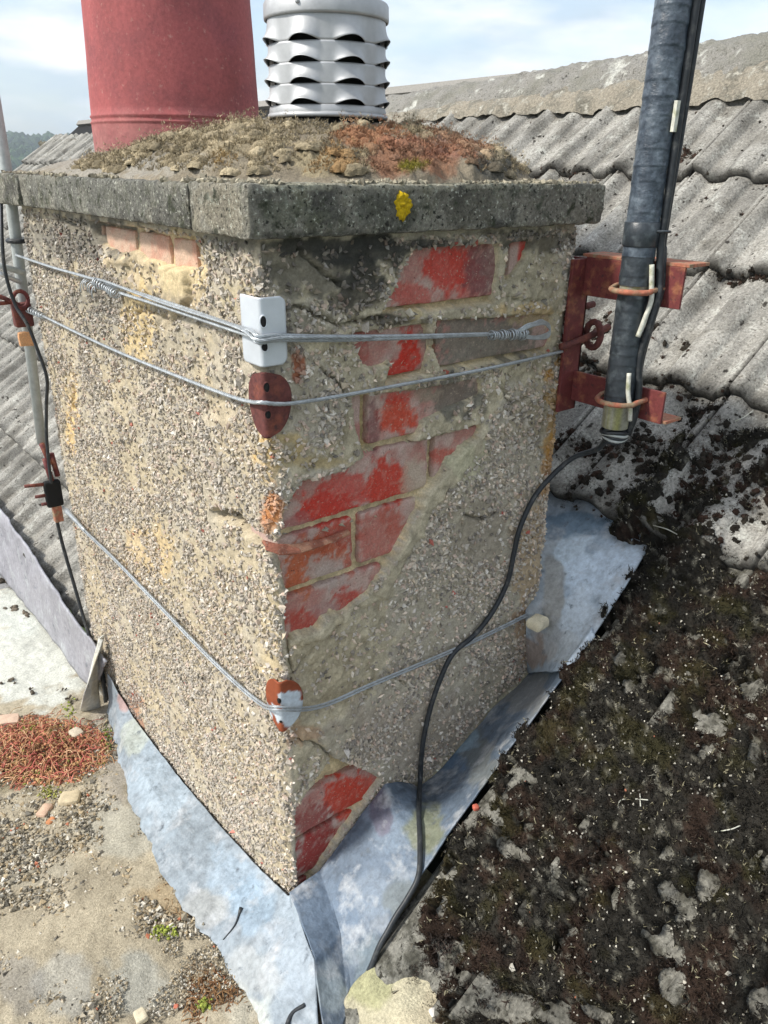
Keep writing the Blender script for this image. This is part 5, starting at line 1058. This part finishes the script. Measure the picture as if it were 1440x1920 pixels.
# outer cables along the pole
vdir = np.array([CAM[0]-PX, CAM[1]-PY]); vdir /= np.linalg.norm(vdir); side = np.array([-vdir[1], vdir[0]])   # side towards the right of the picture
if np.dot(np.array([side[0], side[1], 0]), CR) < 0: side = -side
def pc(off, fr, z): return np.array([PX+side[0]*off+vdir[0]*fr, PY+side[1]*off+vdir[1]*fr, z])
zz_ = lambda y: on(1190, y, 0, PX)[2]
bolt('coax_cable', spline([pc(.0225, .002, .9), pc(.0225, .002, .4), pc(.0220, .004, .15), pc(.0230, .004, zz_(400)), pc(.0225, .004, zz_(450)), pc(.027, .006, zz_(520)), pc(.028, .010, zz_(560)), pc(.022, .010, zz_(620)), pc(.018, .008, zz_(680)), pc(.0225, .006, zz_(740)), pc(.0215, .004, zz_(790)), pc(.016, .0, zz_(822))], 8), .0044, M_cable, mast, 10)
bolt('coax_cable', spline([pc(.0285, -.004, .9), pc(.0285, -.004, .4), pc(.0275, -.004, .15), pc(.0255, -.004, zz_(430)), pc(.0275, -.004, zz_(470)), pc(.031, .0, zz_(540)), pc(.026, .004, zz_(600)), pc(.020, .0, zz_(690)), pc(.024, .0, zz_(760)), pc(.018, -.004, zz_(826))], 8), .0036, M_cable, mast, 8)
bolt('white_cable', spline([pc(.016, .013, zz_(492)), pc(.019, .014, zz_(530)), pc(.021, .015, zz_(560)), pc(.016, .016, zz_(600)), pc(.012, .016, zz_(628))], 6), .0030, M_white, mast, 8)
bolt('white_cable', spline([pc(.008, .017, zz_(698)), pc(.010, .018, zz_(735)), pc(.015, .018, zz_(765)), pc(.017, .014, zz_(790))], 6), .0028, M_white, mast, 8)
bolt('cable_tie', [pc(.022+.012*math.cos(t)-.003, .012*math.sin(t), zz_(432)+.001*math.sin(t)) for t in np.linspace(0, 6.28, 20)], .0016, M_tape, mast, 6)
V, F, _ = box(pc(.018, .012, .118), (.006, .004, .030)); mesh('white_label', V, F, M_white, mast, smooth=False)
V, F = lathe([(.0195, 0), (.0205, .001), (.0205, .026), (.0195, .027)], 0, 0, 30); V[..., 0] += PX; V[..., 1] += PY; V[..., 2] += zz_(440)-.012; solid(mesh('tape_band', V, F, M_tape, mast), .001)
for k_ in range(5):
    cz = z_end-.006-.0030*k_; rr_ = .0165-.0005*k_
    bolt('coil_turn', [(PX+rr_*math.cos(t)+.001*k_, PY+rr_*math.sin(t), cz+.0015*math.sin(t*2+k_)) for t in np.linspace(0, 6.28, 24)], .0022, M_grey if k_ % 2 else M_cable, mast, 6)
# the cable that leaves the mast and runs down the right face
pth = [pc(.016, .0, zz_(815)), np.array([PX-.004, PY+.006, zz_(838)]), on(1120, 842, 0, .47), on(1075, 858, 0, .463), wr(1035, 892, -.012), wr(1000, 935, -.010), wr(975, 990, -.009), wr(965, 1030, -.009), wr(952, 1090, -.009), wr(925, 1145, -.008), wr(890, 1190, -.008), wr(850, 1225, -.012), wr(825, 1275, -.010), wr(805, 1335, -.009), wr(792, 1400, -.009), wr(788, 1460, -.010)]
def on_lead(x, y, up):
    G_ = LG['side_flashing']; a, b = proj(G_); p_ = G_[np.argmin((a-x)**2+(b-y)**2)]; d_ = (CAM-p_); return p_+d_/np.linalg.norm(d_)*up
for (x, y) in [(786, 1520), (787, 1580), (785, 1640), (775, 1690), (758, 1725), (738, 1755), (718, 1780)]: pth.append(on_lead(x, y, .007))
pth.append(onroof(690, 1830, .022))
V, F, _ = tube(spline(pth, 8), .0037, 10); tag(mesh('aerial_cable', V, F, M_cable), 'black aerial cable drooping from the mast down the right face to the lead', 'cable')

# ================================================================== left side: second mast, bracket, cable
lb = thing('mast_bracket', 'small rusty bracket with eye bolt at the far left edge of the stack', 'bracket')
def wy(x, y, Yv=L+.015): return on(x, y, 1, Yv)
p = wy(42, 590); V, F, _ = box(p, (.030, .020, .040)); bevel(mesh('clamp_block', V, F, M_rust, lb, smooth=False), .003)
p = wy(35, 560); bolt('eye', [p+np.array([.012*math.cos(t), -.012, .014*math.sin(t)]) for t in np.linspace(0, 6.28, 15)], .0035, M_redox, lb)
bolt('eye_bolt_shank', [wy(-30, 545), wy(10, 560), wl(52, 580, -.012)], .0038, M_rust, lb); bolt('eye_bolt_shank', [wy(-30, 572), wy(30, 566)], .0034, M_rust, lb)
V, F = rough_box((-.012, -.006, -.012), (.012, .006, .012), .004, .003, 3, .003); V = V+wy(48, 636, L); mesh('mortar_piece', V, F, M_brick, lb, C=np.full((len(V), 3), 1.)*np.array((.62, .33, .16)))
lb2 = thing('mast_bracket', 'lower rusty red bracket with three bolt ends on the left edge', 'bracket')
p = wy(100, 925); V, F, _ = box(p, (.030, .016, .052)); bevel(mesh('clamp_block', V, F, M_dark, lb2, smooth=False), .004)
for (a_, b_) in [((78, 832), (95, 870)), ((84, 860), (98, 905)), ((96, 850), (108, 892))]: bolt('strap', [wy(*a_), wy(*b_)], .005, M_redox, lb2)
bolt('bolt_end', [wy(46, 912), wy(84, 908)], .0034, M_rust, lb2); bolt('bolt_end', [wy(66, 932), wy(90, 928)], .0034, M_rust, lb2); bolt('bolt_end', [wy(78, 946), wy(96, 943)], .0034, M_rust, lb2)
V, F, _ = box(wy(108, 962), (.016, .014, .034)); bevel(mesh('foot_plate', V, F, M_redtop, lb2, smooth=False), .002)
lm = thing('mast_pole', 'pale grey mast pole standing at the left end of the stack', 'pole')
zA = wy(0, 200, L+.03); zB = wy(80, 833, L+.03); 
V, F, _ = tube([(zB[0], L+.034, zB[2]), (zA[0]-.006, L+.034, 0.02), (zA[0]-.008, L+.034, .6)], [.0085, .0095, .0125], 16); mesh('pole_tube', V, F, M_grey, lm)
bolt('strap', [(zA[0]-.006+.016*math.cos(t), L+.034+.016*math.sin(t), -.055) for t in np.linspace(0, 6.28, 20)], .004, M_cable, lm)
bolt('cross_arm', [wy(-20, 492), wy(46, 512)], .005, M_grey, lm); bolt('cross_arm', [wy(-20, 505), wy(40, 530)], .004, M_galv, lm)
pth = [wl(2, 380, -.02), wl(4, 450, -.035), wl(10, 510, -.04), wl(28, 570, -.035), wl(52, 610, -.026), wl(72, 660, -.018), wl(88, 710, -.012), wl(87, 760, -.014), wl(88, 830, -.020), wl(98, 920, -.022), wl(112, 1000, -.018), wl(140, 1100, -.012), wl(165, 1185, -.010), wl(185, 1240, -.008), wl(196, 1290, -.006), wl(200, 1330, -.004)]
V, F, _ = tube(spline(pth, 8), [.0030]*72+[.0034]*25+[.0048]*24, 8); tag(mesh('aerial_cable', V, F, M_cable), 'black cable running down the left edge of the stack to the flap', 'cable')
print('tiles', nc, 'objects', len(bpy.data.objects))
